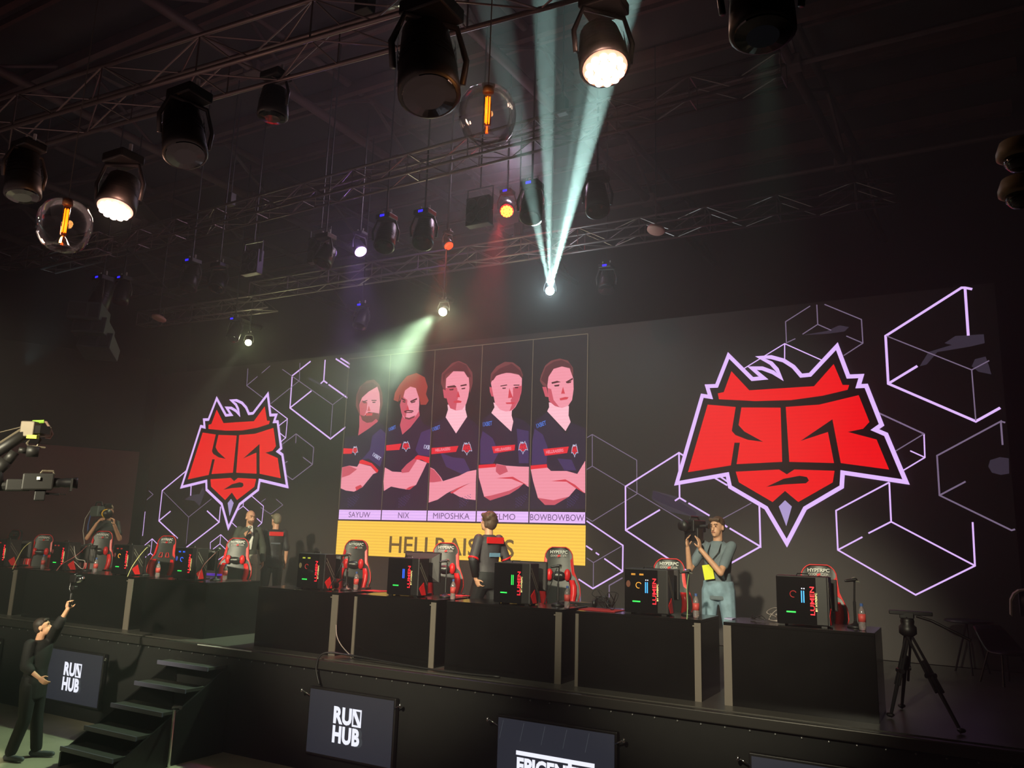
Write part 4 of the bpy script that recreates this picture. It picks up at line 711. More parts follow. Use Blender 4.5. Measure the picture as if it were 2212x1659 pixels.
# ------------------------------------------------------------------ people
HAIRD = mat('dark_hair', (44, 34, 30), .6, noise=.3, scale=60); HAIRG = mat('ash_hair', (126, 118, 96), .6, noise=.3, scale=60); HAIRB = mat('brown_hair', (84, 62, 46), .6, noise=.3, scale=60)
BROW = mat('eyebrow', (60, 44, 34), .7); EYEW = mat('eye', (40, 34, 32), .3); LIP = mat('lip', (176, 104, 90), .5)
def person(label, loc, face, H, J=None, head=(0, 0), clothes=None, hair=None, hands=None, beard=None, fe=True):
    """loc on the ground; face: direction it looks (world xy); H: height; J: joint overrides, world points or local tuples"""
    rz = math.atan2(face[0], -face[1]); k = H / 1.80
    t = thing('person', loc, label, 'person', None, rz); inv = mw(t).inverted()
    j = {'pel': (0, 0, .98), 'wst': (0, 0, 1.14), 'chs': (0, .0, 1.34), 'nk': (0, .01, 1.52), 'hd': (0, -.02, 1.68)}
    for s, q in ((1, 'l'), (-1, 'r')):
        j.update({q + 'sh': (s * .162, .01, 1.465), q + 'el': (s * .225, .03, 1.18), q + 'wr': (s * .235, -.04, .93), q + 'hp': (s * .09, 0, .95), q + 'kn': (s * .11, -.02, .52), q + 'an': (s * .12, .02, .09), q + 'to': (s * .14, -.17, .035)})
    j = {a: V(b) * k for a, b in j.items()}
    for a, b in (J or {}).items(): j[a] = inv @ b if isinstance(b, Vector) else V(b) * k
    hm = Matrix.Rotation(R(head[0]), 3, 'Z') @ Matrix.Rotation(R(head[1]), 3, 'X'); hc = j['hd']
    def hp(x, y, z): return hc + hm @ (V((x, y, z)) * k)
    def torso(m, g, lo=.0):
        p_, w_, c_, n_ = j['pel'], j['wst'], j['chs'], j['nk']; ax = (j['lsh'] - j['rsh']).normalized(); ay = V((0, 1, 0))
        ay = (ay - ax * ay.dot(ax)).normalized(); sm_ = (j['lsh'] + j['rsh']) / 2
        px_ = (j['lhp'] - j['rhp']).normalized()
        rr = [(p_ + V((0, 0, -.08 - lo)), px_, .14, .10), (p_, px_, .15, .11), (p_.lerp(w_, .6), px_, .135, .10), (w_, px_.lerp(ax, .5), .13, .095), (w_.lerp(c_, .5), ax, .14, .105), (c_, ax, .155, .11), (c_.lerp(sm_, .6), ax, .16, .10), (sm_, ax, .13, .08), (sm_.lerp(n_, .6), ax, .08, .065), (n_, ax, .055, .055)]
        m.rings([(c, a.normalized() * (w + g) * k, ay * (d + g) * k) for c, a, w, d in rr], 18)
    body = MB(); torso(body, -.012)
    up = mw(t)
    body.cap(j['nk'] + V((0, 0, -.04)) * k, hp(0, .02, -.06), .058 * k, .054 * k)
    body.ell(hp(0, .012, .025), (.075 * k, .094 * k, .098 * k), hm, 18, 12).ell(hp(0, -.03, -.05), (.056 * k, .058 * k, .066 * k), hm, 14, 10).ell(hp(0, -.062, -.092), (.024 * k, .022 * k, .02 * k), hm)
    body.cap(hp(0, -.078, .012), hp(0, -.104, -.03), .010 * k, .015 * k, 8).ell(hp(0, -.07, .035), (.055 * k, .02 * k, .012 * k), hm)
    for s in (-1, 1): body.ell(hp(s * .077, .012, -.01), (.011 * k, .02 * k, .032 * k), hm)
    for q, s in (('l', 1), ('r', -1)):
        body.cap(j[q + 'sh'], j[q + 'el'], .048 * k, .038 * k).cap(j[q + 'el'], j[q + 'wr'], .039 * k, .026 * k)
        body.cap(j[q + 'hp'], j[q + 'kn'], .085 * k, .055 * k).cap(j[q + 'kn'], j[q + 'an'], .056 * k, .036 * k).cap(j[q + 'an'] + V((0, 0, -.03)) * k, j[q + 'to'], .034 * k, .028 * k)
        d = (j[q + 'wr'] - j[q + 'el']).normalized(); curl = 35; nrm = V((s, 0, 0)).cross(d) if abs(d.x) < .9 else V((0, -1, 0))
        pal = V((-s, 0, 0))
        if hands and q in hands: d, pal, curl = hands[q]; d = (V(d)).normalized(); pal = V(pal)
        pal = (pal - d * pal.dot(d)).normalized(); sd = d.cross(pal).normalized()
        if sd.y > 0 and not (hands and q in hands): sd = -sd     # thumb side faces forward
        wr = j[q + 'wr']; rot = Matrix((sd, pal, d)).transposed()
        body.ell(wr + d * .05 * k, (.042 * k, .017 * k, .056 * k), rot)
        for f_, (L, o_) in enumerate(((.068, 1.5), (.078, .5), (.073, -.5), (.056, -1.5))):
            b0 = wr + d * .088 * k + sd * o_ * .0205 * k; c1 = R(curl * (.7 + .12 * f_)); d1 = (d * math.cos(c1) + pal * math.sin(c1)); d2 = (d * math.cos(c1 * 2.1) + pal * math.sin(c1 * 2.1))
            body.cap(b0, b0 + d1 * L * .55 * k, .0095 * k, .0085 * k, 6).cap(b0 + d1 * L * .55 * k, b0 + d1 * L * .55 * k + d2 * L * .45 * k, .0085 * k, .0075 * k, 6)
        b0 = wr + d * .025 * k + sd * .036 * k; t1 = (sd * .75 + d * .65 + pal * .35).normalized(); t2 = (d * .8 + pal * .6 + sd * .1).normalized()
        body.cap(b0, b0 + t1 * .038 * k, .012 * k, .0105 * k, 6).cap(b0 + t1 * .038 * k, b0 + t1 * .038 * k + t2 * .03 * k, .0105 * k, .0085 * k, 6)
    body.build('body', SKIN, t, remesh=.0075, sm=2)
    if fe:
        for s in (-1, 1):
            MB().ell(hp(s * .030, -.083, .014), (.011 * k, .006 * k, .0055 * k), hm, 8, 6).build('eye', EYEW, t, smooth=True)
            MB().cap(hp(s * .016, -.090, .034), hp(s * .046, -.080, .036), .0045 * k, .0035 * k, 6).build('eyebrow', BROW, t, smooth=True)
        MB().cap(hp(-.018, -.088, -.057), hp(.018, -.088, -.057), .0055 * k, .0055 * k, 6).build('lips', LIP, t, smooth=True)
    if hair:
        m = MB(); mt_, kind = hair
        if kind == 'short': m.ell(hp(0, .026, .045), (.082 * k, .094 * k, .088 * k), hm, 18, 12); m.ell(hp(0, .05, .0), (.076 * k, .068 * k, .075 * k), hm); m.cap(hp(-.05, -.055, .088), hp(.05, -.055, .088), .026 * k, .024 * k)
        else:
            m.ell(hp(0, .024, .05), (.09 * k, .105 * k, .095 * k), hm, 18, 12); m.ell(hp(0, .06, -.01), (.086 * k, .068 * k, .09 * k), hm)
            for s in (-1, 1): m.cap(hp(s * .07, .02, .04), hp(s * .072, .03, -.05), .03 * k, .022 * k)
            m.cap(hp(-.055, -.05, .09), hp(.05, -.055, .085), .03 * k, .028 * k)
            for a in range(7): m.ell(hp(.07 * math.cos(a), .05 + .03 * math.sin(a * 2), .06 + .05 * math.sin(a)), (.045 * k, .045 * k, .038 * k), hm, 8, 6)
        m.build('hair', mt_, t, remesh=.01, sm=2)
    if beard:
        m = MB(); m.ell(hp(0, -.038, -.066), (.057 * k, .056 * k, .052 * k), hm, 14, 10); m.build('beard', beard, t, remesh=.01, sm=2)
    for c in clothes or []:
        kind, mt_ = c[0], c[1]; m = MB()
        if kind in ('shirt', 'jacket', 'jersey'):
            g = c[2] if len(c) > 2 else .012; sl = c[3] if len(c) > 3 else .75; lo = c[4] if len(c) > 4 else .06
            torso(m, g, lo)
            for q in 'lr':
                a, b, e = j[q + 'sh'], j[q + 'el'], j[q + 'wr']
                m.ell(a, ((.044 + g) * k,) * 3)
                if sl <= 1: m.cap(a, a.lerp(b, sl), (.044 + g) * k, (.042 + g) * k)
                else: m.cap(a, b, (.044 + g) * k, (.038 + g) * k).cap(b, b.lerp(e, sl - 1), (.038 + g) * k, (.028 + g) * k)
        elif kind == 'trousers':
            g = c[2] if len(c) > 2 else .014; kn = c[3] if len(c) > 3 else 1
            px_ = (j['lhp'] - j['rhp']).normalized(); p_ = j['pel']
            m.rings([(p_ + V((0, 0, z)) * k, px_ * (w_ + g) * k, V((0, 1, 0)) * (d_ + g) * k) for z, w_, d_ in ((-.13, .12, .09), (-.06, .155, .11), (0, .165, .115), (.08, .155, .108))], 18)
            for q in 'lr': m.cap(j[q + 'hp'], j[q + 'kn'], (.088 + g) * k, (.058 + g) * k).cap(j[q + 'kn'], j[q + 'an'].lerp(j[q + 'kn'], 1 - kn) + V((0, 0, .0)), (.058 + g) * k, (.05 + g) * k)
        elif kind == 'shoe':
            for q in 'lr':
                m = MB(); a, b = j[q + 'an'], j[q + 'to']; d = b - a; d.z = 0; d.normalize()
                m.cap(V((a.x, a.y, .045 * k)) - d * .05 * k, V((b.x, b.y, .042 * k)) + d * .02 * k, .042 * k, .034 * k).cap(a + V((0, 0, -.01)), V((a.x, a.y, .052 * k)) + d * .04 * k, .045 * k, .04 * k)
                m.build('shoe', mt_, t, remesh=.01)
            continue
        elif kind == 'shirt_front':
            m.prism([hp0 + V((0, 0, 0)) for hp0 in (j['nk'] + V((-.04, -.07, .02)) * k, j['nk'] + V((.04, -.07, .02)) * k, j['chs'] + V((.045, -.148, 0)) * k, j['wst'] + V((.03, -.142, .0)) * k, j['wst'] + V((-.03, -.142, 0)) * k, j['chs'] + V((-.045, -.148, 0)) * k)], (0, .03, 0)); m.build('shirt_front', mt_, t); continue
        m.build(kind, mt_, t, remesh=.012, sm=4)
    return t, j, k, hp
JKT = mat('dark_green_jacket', (66, 70, 60), .8, noise=.1, scale=40); TRS = mat('grey_trousers', (170, 172, 150), .8, noise=.1, scale=40); WSH = mat('white_shirt', (220, 220, 210), .7)
JER = mat('black_jersey', (30, 28, 32), .6, noise=.15, scale=30); JER2 = mat('charcoal_jersey', (64, 60, 64), .6, noise=.12, scale=30); BTR = mat('black_trousers', (24, 24, 26), .7); JNS = mat('pale_jeans', (134, 160, 176), .8, noise=.18, scale=14)
TEE = mat('grey_blue_tshirt', (108, 120, 128), .8, noise=.06, scale=20); BTEE = mat('black_tshirt', (26, 26, 28), .7); SHOE = mat('dark_shoe', (36, 36, 38), .5); BLUJ = mat('dark_jeans', (40, 48, 56), .8)
# host with microphone
hl = V((-11.12, 10.4, 0)); hh = Py(542, 1103, 10.4).z
host, j, k, hp = person('bald bearded person in a dark green jacket speaking into a hand microphone', hl, (.86, -.5), hh, head=(14, 4), beard=mat('stubble', (120, 84, 62), .8),
    J={'rel': (-.26, -.02, 1.17), 'rwr': (-.12, -.20, 1.36), 'lel': (.27, .04, 1.18), 'lwr': (.27, -.03, .95), 'rto': (-.12, -.2, .035), 'lto': (.16, -.16, .035)}, hands={'r': ((.55, -.35, .75), (.7, .4, -.3), 50), 'l': ((0, -.1, -1), (-1, 0, 0), 25)},
    clothes=[('jacket', JKT, .024, 1.92, .03), ('trousers', TRS, .022, .9), ('shoe', SHOE), ('shirt_front', WSH)])
MB().box(tuple(j['lan'] + V((0, -.02, .06))), (.10, .11, .05)).build('yellow_sock', mat('yellow_sock', (190, 190, 50), .6), host)
mk = thing('hand_microphone', mw(host) @ (j['rwr'] + V((.05, -.05, .07))), 'grey-headed black microphone held by the bald host', 'microphone')
b = mw(host).to_3x3() @ V((.30, -.1, .85)).normalized(); MB().cap(-b * .08, b * .06, .012, .016).build('handle', BLACK, mk, smooth=True); MB().ell(b * .085, (.026, .026, .028)).build('grille', mat('mic_grille', (190, 186, 170), .35, .8), mk, smooth=True)
# player beside the host, seen from behind
pl_ = V((Py(590, 1200, 11.0).x, 11.0, 0)); hh = Py(593, 1110, 11.0).z
pb, j, k, hp = person('person in black jersey with short red back stripe, back turned, right of the host', pl_, (-.80, .55), hh, head=(20, 4), hair=(HAIRG, 'short'), clothes=[('jersey', JER, .024, .95, .06), ('trousers', BTR, .02, .95), ('shoe', SHOE)], J={'lel': (.27, -.02, 1.2), 'lwr': (.2, -.14, 1.05)})
def back_print(t, k, j, dz, w, h, m, nm, s=None, sm=None, g=.145):
    c = j['chs'] + V((0, g * k, dz * k)); MB().box(c, (w * k, .012, h * k)).build(nm, m, t, bevel=.004)
    if s:
        vs, fs = text2d(s, w * .8 * k, h * .5 * k, .02); MB().add([(c.x - a, c.y + .008, c.z + b) for a, b in vs], fs).build('lettering', sm, t)
back_print(pb, k, j, .10, .25, .075, RED, 'red_name_strip', 'PLAYER' if False else None)
back_print(pb, k, j, -.07, .17, .03, mat('grey_print', (90, 96, 104), .5), 'sponsor_print')
# walking player
wl = V((-5.32, 9.0, 0)); hh = Py(1048, 1107, 9.0).z
wp, j, k, hp = person('person in charcoal jersey with red back stripe walking left in front of the banner', wl, (-.93, .37), hh, head=(14, -6), hair=(HAIRB, 'curly'),
    J={'lel': (.27, .05, 1.20), 'lwr': (.20, .03, .97), 'rel': (-.26, .06, 1.2), 'rwr': (-.25, -.04, .96), 'lkn': (.10, -.18, .55), 'lan': (.10, -.26, .10), 'lto': (.11, -.44, .06), 'rkn': (-.10, .06, .52), 'ran': (-.10, .32, .14), 'rto': (-.11, .20, .03)},
    clothes=[('jersey', JER2, .02, .95, .02), ('trousers', BTR, .022, .96), ('shoe', SHOE)], hands={'l': ((-.3, .3, -.8), (-1, 0, 0), 60)})
back_print(wp, k, j, .11, .27, .08, RED, 'red_name_strip'); back_print(wp, k, j, -.07, .17, .05, mat('blue_print', (110, 150, 180), .5), 'sponsor_print')
for q, s in (('l', 1), ('r', -1)):
    a, b = j[q + 'sh'], j[q + 'el']; MB().tube([a.lerp(b, .88), a.lerp(b, .95)], .070 * k, 14).build('red_cuff', RED, wp, smooth=True)
    MB().tube([a.lerp(b, .95), b, b.lerp(j[q + 'wr'], .85)], [.060 * k, .055 * k, .042 * k], 12).build('black_sleeve', BTR, wp, smooth=True)
# cameraman in pale jeans
cl = V((-2.56, 9.75, 0)); hh = Py(1543, 1117, 9.75).z
cm, j, k, hp = person('person in grey-blue t-shirt and pale jeans holding a camcorder to the eye', cl, (.02, -1), hh, head=(-16, 2), hair=(HAIRB, 'short'),
    J={'rel': (-.30, -.14, 1.18), 'rwr': (-.30, -.22, 1.43), 'lel': (.10, -.30, 1.16), 'lwr': (-.12, -.34, 1.42), 'lkn': (.13, -.02, .52), 'rkn': (-.12, -.02, .52), 'lan': (.17, .02, .09), 'ran': (-.14, .02, .09)},
    clothes=[('shirt', TEE, .018, .72, .06), ('trousers', JNS, .02, .95), ('shoe', SHOE)], hands={'r': ((-.05, -.1, 1), (1, -.1, 0), 30), 'l': ((-.1, -.1, 1), (-1, .2, 0), 25)})
m = MB(); m.tube([j['nk'] + V((-.06, -.03, .0)) * k, j['chs'] + V((-.08, -.15, .05)) * k, j['wst'] + V((-.06, -.17, .12)) * k, j['chs'] + V((.05, -.16, .05)) * k, j['nk'] + V((.06, -.03, .0)) * k], .007, 6).build('lanyard', BLACK, cm)
MB().box(j['wst'] + V((-.07, -.18, .02)) * k, (.12, .008, .17), Matrix.Rotation(R(-10), 3, 'Y')).build('yellow_badge', mat('yellow_badge', (235, 240, 40), .5), cm)
c0 = mw(cm) @ hp(-.17, -.12, .01); vc = thing('camcorder', c0, 'black camcorder with green strap held by the cameraman in jeans', 'camera', None, R(-18))
MB().box((-.05, -.02, 0), (.16, .26, .14)).box((-.04, -.05, -.10), (.20, .12, .16)).build('body', PLASTIC, vc, bevel=.012)
MB().lathe((-.05, -.15, .0), [(.05, 0), (.05, .06), (.062, .07), (.062, .13)], 18, V((0, -1, 0))).build('lens', BLACK, vc, smooth=True)
MB().tube([(-.05, .08, .07), (-.05, .05, .11), (-.05, -.1, .11), (-.05, -.12, .07)], .012, 8).build('handle', PLASTIC, vc)
MB().lathe((.03, -.02, .0), [(.02, 0), (.022, .08), (.034, .11)], 12, V((.9, .2, 0)).normalized()).build('eyepiece', BLACK, vc)
MB().box((-.135, -.155, .01), (.05, .012, .035)).build('green_label', mat('green_print', (80, 150, 95), .5), vc)
# cameraman on the left
ll = Py(222, 1200, 9.75); hh = Py(228, 1090, 9.75).z
cm2, j, k, hp = person('person in black t-shirt with a large shoulder camera hiding the face on the left', V((ll.x, 9.75, 0)), (.75, -.66), hh, head=(0, 10), hair=(HAIRG, 'short'),
    J={'rel': (-.26, -.18, 1.20), 'rwr': (-.12, -.30, 1.46), 'lel': (.26, -.20, 1.20), 'lwr': (.17, -.42, 1.44), 'chs': (0, -.03, 1.34)},
    clothes=[('shirt', BTEE, .02, .7, .04), ('trousers', BLUJ, .022, .95), ('shoe', SHOE)], hands={'r': ((.5, -.4, .7), (.6, .3, -.4), 45), 'l': ((-.1, -.3, 1), (-1, 0, .1), 45)})
sc_ = thing('shoulder_camera', mw(cm2) @ hp(-.10, -.15, -.005), 'grey broadcast shoulder camera with yellow ring held by the person in black', 'camera', None, R(72)); sc_.scale = (1.15, 1.15, 1.15)
MB().box((-.02, .08, .02), (.12, .34, .17)).box((-.02, .28, .02), (.11, .10, .14)).build('body', mat('camera_grey', (84, 92, 88), .5), sc_, bevel=.015)
MB().lathe((.0, -.10, .0), [(.045, 0), (.05, .1), (.06, .16), (.075, .22)], 18, V((.1, -1, -.1)).normalized()).build('lens', BLACK, sc_, smooth=True)
MB().lathe((.012, -.22, -.012), [(.068, 0), (.072, .03)], 18, V((.1, -1, -.1)).normalized()).build('yellow_ring', mat('yellow_ring', (225, 170, 30), .4), sc_, smooth=True)
MB().tube([(-.02, .25, .10), (-.02, .2, .17), (-.02, -.05, .17), (-.02, -.1, .11)], .014, 8).build('handle', PLASTIC, sc_)
MB().box((.07, -.08, .12), (.10, .10, .06)).build('viewfinder', PLASTIC, sc_, bevel=.008)
MB().tube([(-.06, .33, .05), (-.12, .36, -.1), (-.14, .33, -.3), (-.10, .30, -.5), (-.13, .26, -.7)], .008, 6).build('cable', GC, sc_, smooth=True)
MB().tube([(-.05, .33, .0), (-.07, .34, -.2), (-.06, .32, -.45)], .012, 6).build('blue_tag', mat('blue_cloth', (50, 70, 130), .7), sc_)
# person with gimbal on the hall floor
vl = V((-9.98, 6.15, -1.27)); hh = Py(66, 1333, 6.1).z + 1.27
hand = Pd(146, 1316, 11.35); elb = Pd(126, 1350, 11.45)
vp, j, k, hp = person('person in black clothes on the hall floor raising a gimbal camera', vl, (.93, .35), hh, head=(20, -16), hair=(HAIRD, 'short'),
    J={'lel': elb, 'lwr': hand, 'lsh': (.17, -.03, 1.50), 'rel': (-.23, -.02, 1.2), 'rwr': (-.18, -.2, 1.06), 'lan': (.14, -.06, .09), 'lto': (.17, -.26, .035), 'ran': (-.14, .10, .09), 'rto': (-.16, -.08, .035)},
    clothes=[('jacket', mat('black_hoodie', (20, 19, 20), .8), .034, 1.35, .12), ('trousers', BTR, .024, .93), ('shoe', mat('grey_trainers', (90, 92, 100), .6))], hands={'l': ((.05, -.1, 1), (-.5, -.7, 0), 55)})
gb = thing('gimbal_camera', hand + V((.02, .01, .12)), 'small black gimbal camera held up by the person on the hall floor', 'camera')
MB().cap((0, 0, -.08), (0, 0, .06), .018, .016).build('grip', BLACK, gb, smooth=True)
MB().tube([(0, 0, .06), (-.05, 0, .12), (-.06, .02, .26), (0, .04, .30)], .012, 8).build('arm', PLASTIC, gb, smooth=True)
MB().box((.01, .02, .24), (.12, .08, .09)).box((.0, .02, .13), (.07, .06, .05)).build('camera_body', BLACK, gb, bevel=.01)
MB().lathe((.06, .02, .24), [(.03, 0), (.032, .05), (.036, .07)], 14, V((1, .2, 0)).normalized()).build('lens', CHROME, gb, smooth=True)
MB().tube([(.03, .0, .20), (.12, .02, .21)], .008, 6).build('motor', CHROME, gb)
# ------------------------------------------------------------------ camera crane on the left
jc = thing('camera_crane', Pd(-60, 1010, 9.6), 'long camera crane arm reaching in from the left edge with cables and bracket', 'crane')
def D(a, b, r=9.5): return Pd(a, b, r)
ARM = mat('crane_arm', (32, 30, 29), .5, .2); BRK = mat('crane_bracket', (104, 94, 80), .5, .4)
MB().tube([D(-160, 1075, 9.9), D(0, 972), D(62, 932)], .055, 10).build('arm', ARM, jc, True, smooth=True)
MB().tube([D(-160, 1040, 9.9), D(0, 957), D(58, 920)], .014, 6).build('guide_wire', BRK, jc, True)
MB().tube([D(0, 934), D(40, 924), D(75, 915)], .006, 6).build('stay_wire', BRK, jc, True)
MB().box(D(66, 928), (.14, .14, .16), Matrix.Rotation(R(30), 3, 'Z')).box(D(88, 932), (.18, .12, .10)).build('tip_bracket', BRK, jc, True, bevel=.01)
MB().box(D(88, 929, 9.42), (.15, .1, .08)).build('motor_box', BLACK, jc, True)
MB().tube([D(78, 916), D(90, 911), D(100, 912), D(108, 925), D(113, 938), D(108, 946), D(98, 944)], .013, 8).build('cable_loop', mat('cable_sheath', (120, 96, 84), .5), jc, True, smooth=True)
MB().box(D(71, 944, 9.4), (.10, .05, .035), Matrix.Rotation(R(30), 3, 'Z')).build('yellow_marker', mat('fluorescent_yellow', (220, 235, 40), .5), jc, True)
MB().tube([D(64, 947), D(58, 958), D(62, 964), D(80, 964), D(88, 950), D(84, 945)], .011, 6).tube([D(62, 964), D(98, 967)], .01, 6).build('lower_frame', BRK, jc, True)
MB().tube([D(70, 912), D(95, 911)], .02, 8).build('green_joint', mat('green_joint', (130, 170, 60), .5), jc, True)
MB().tube([D(57, 974), D(84, 976)], [.06, .055], 12).tube([D(40, 972), D(57, 974)], .03, 10).build('pan_motor', ARM, jc, True, smooth=True)
MB().tube([D(32, 976), D(14, 998)], .05, 10).tube([D(14, 996), D(-10, 1018)], .065, 10).tube([D(-10, 1005), D(-10, 1060)], .07, 10).build('drop_arm', ARM, jc, True, smooth=True)
MB().tube([D(-10, 1050), D(20, 1050)], .05, 10).build('tilt_head', ARM, jc, True)
bc = thing('broadcast_camera', D(80, 1045), 'broadcast camera hanging from the crane, lens pointing right', 'camera')
ax = (D(130, 1043) - D(40, 1043)).normalized(); upv = V((0, 0, 1)); rt = Matrix((ax, upv.cross(ax).normalized(), upv)).transposed()
MB().box(D(82, 1041), (.28, .16, .17), rt).box(D(40, 1048), (.22, .13, .12), rt).box(D(64, 1032), (.1, .1, .06), rt).build('body', ARM, bc, True, bevel=.015)
MB().lathe(D(108, 1043), [(.05, 0), (.05, .08), (.042, .10), (.05, .14), (.05, .20), (.06, .25)], 16, ax).build('lens', PLASTIC, bc, True, smooth=True)
MB().box(D(154, 1048), (.02, .17, .13), rt).build('lens_hood', ARM, bc, True)
MB().tube([D(84, 1028), D(92, 1017), D(115, 1018), D(118, 1028)], .012, 6).build('top_handle', BRK, bc, True)
MB().tube([D(96, 1066), D(128, 1068)], .012, 6).build('rod', PLASTIC, bc, True)
MB().tube([D(124, 1067), D(142, 1069)], .009, 6).build('rod_tip', CHROME, bc, True)
MB().box(D(86, 1070), (.1, .1, .11), rt).build('lower_motor', BLACK, bc, True, bevel=.01)
MB().box(D(83, 1033, 9.40), (.03, .01, .03), rt).build('white_label', mat('white_print', (225, 225, 220), .5), bc, True)
# ------------------------------------------------------------------ roof structure
def bz(y): return 9.0 - .0625 * (y - 9.8)
ORD = ['first roof girder from the left, dim steel tube with zigzag web', 'second roof girder from the left, dim steel tube above the left pendant', 'third roof girder from the left, steel tube running to the purple light', 'fourth roof girder from the left, crossed by the white beams', 'roof girder furthest right, reddish steel tube beside the green beam', 'roof girder above the crane at the far left']
for i, x10 in enumerate((-17.4, -13.7, -9.66, -5.86, -2.0, -21.6)):
    gx = lambda y: x10 + .104 * (y - 10)
    t = thing('roof_girder', (gx(0), 0, bz(0)), ORD[i], 'girder', 'sloping steel roof girders')
    MB().tube([(gx(-6), -6, bz(-6)), (gx(19), 19, bz(19))], .085, 10).build('bottom_chord', STEELB, t, True, smooth=True)
    MB().tube([(gx(-6), -6, bz(-6) + .95), (gx(19), 19, bz(19) + .95)], .07, 8).build('top_chord', STEELB, t, True, smooth=True)
    m = MB(); q = []
    for k in range(17): y = -6 + k * 1.55; q.append((gx(y), y, bz(y) + (.95 if k % 2 else 0)))
    for a, b in zip(q, q[1:]): m.tube([a, b], .035, 6)
    m.build('web', STEELB, t, True)
    for y in (1.6, 5.0, 8.4, 11.8, 15.2): MB().box((gx(y), y, bz(y)), (.32, .26, .2)).build('node_plate', STEELB, t, True, bevel=.02)
for k, y in enumerate((1.6, 5.0, 8.4, 11.8, 15.2)):
    m = MB().tube([(-24.5, y, bz(y) - .02), (1.6, y, bz(y) - .02)], .045, 8).build('roof_cross_tube', STEELB, loc=(-8, y, bz(y))); tag(m, ('nearest', 'second nearest', 'middle', 'second farthest', 'farthest')[k] + ' thin cross tube joining the roof girders', 'tube', 'cross tubes between the girders')
for k in range(14):
    y = -3 + k * 1.5
    t = tag(MB().box((-11.6, y, 9.82), (26, .12, .22)).box((-11.6, y + .32, 9.86), (26, .07, .12)).build('roof_purlin', PURLIN, loc=(-11.6, y, 9.8)), 'red oxide steel purlin under the dark roof, above the girders', 'purlin', 'red oxide roof purlins')
# ------------------------------------------------------------------ lighting trusses
def truss(a, b, label, size=.29, bay=.5):
    a, b = V(a), V(b); ax = (b - a).normalized(); L = (b - a).length; sd = ax.cross(V((0, 0, 1))).normalized() * size; up = sd.normalized().cross(ax).normalized() * size
    t = thing('lighting_truss', a, label, 'truss'); cs = [V((0, 0, 0)), sd, up, sd + up]
    for c in cs: MB().tube([a + c, b + c], .02, 8).build('chord', TRUSSM, t, True, smooth=True)
    n = max(2, int(L / bay)); P = lambda i, c: a + ax * (L * i / n) + c
    for f0, f1 in ((0, 1), (2, 3), (0, 2), (1, 3)):
        m = MB()
        for i in range(n): m.tube([P(i, cs[f0 if i % 2 else f1]), P(i + 1, cs[f1 if i % 2 else f0])], .0075, 5)
        for i in range(0, n + 1, 2): m.tube([P(i, cs[f0]), P(i, cs[f1])], .0075, 5)
        m.build('lacing', TRUSSM, t, True)
    return t
def hoist(p, z1, label):
    t = thing('chain_hoist', p, label, 'hoist', 'black hoists hanging the lighting trusses')
    MB().box((0, 0, .25), (.14, .12, .22)).build('body', BLACK, t, bevel=.01); MB().tube([(0, 0, .34), (0, 0, z1 - p[2])], .01, 6).build('chain', BLACK, t)
a1, b1 = Pz(-60, 354, 5.3), Pz(1230, 3, 5.3); b1 = b1 + (b1 - a1).normalized() * 2.2
truss(a1, b1, 'nearest lighting truss crossing the upper left of the photo', .36, .6)
a2, b2 = Pz(120, 590, 6.5), Pz(1700, 190, 6.5); truss(a2, b2, 'middle lighting truss passing under the white beams')
a3, b3 = Pz(560, 648, 6.1), Pz(1940, 440, 6.1); truss(a3, b3, 'farthest lighting truss above the lineup picture, ending at the right')
a4, b4 = Pz(318, 708, 6.1), Pz(600, 672, 6.1); truss(a4, b4, 'short lighting truss at the left above the pale yellow lamp', .3, .4)
a5, b5 = Pz(20, 585, 6.3), Pz(240, 548, 6.3); truss(a5, b5, 'short lighting truss at the far left above the speakers', .3, .4)
for p, lb in ((a1.lerp(b1, .55), 'chain hoist on the nearest truss between the two pendants'), (a1.lerp(b1, .80), 'chain hoist on the nearest truss above the near pendant'), (a2.lerp(b2, .35), 'chain hoist on the middle truss left of the purple lamp'), (a2.lerp(b2, .8), 'chain hoist on the middle truss right of the white beams'), (a3.lerp(b3, .5), 'chain hoist on the farthest truss')): hoist(p + V((0, .1, .36)), 9.0, lb)
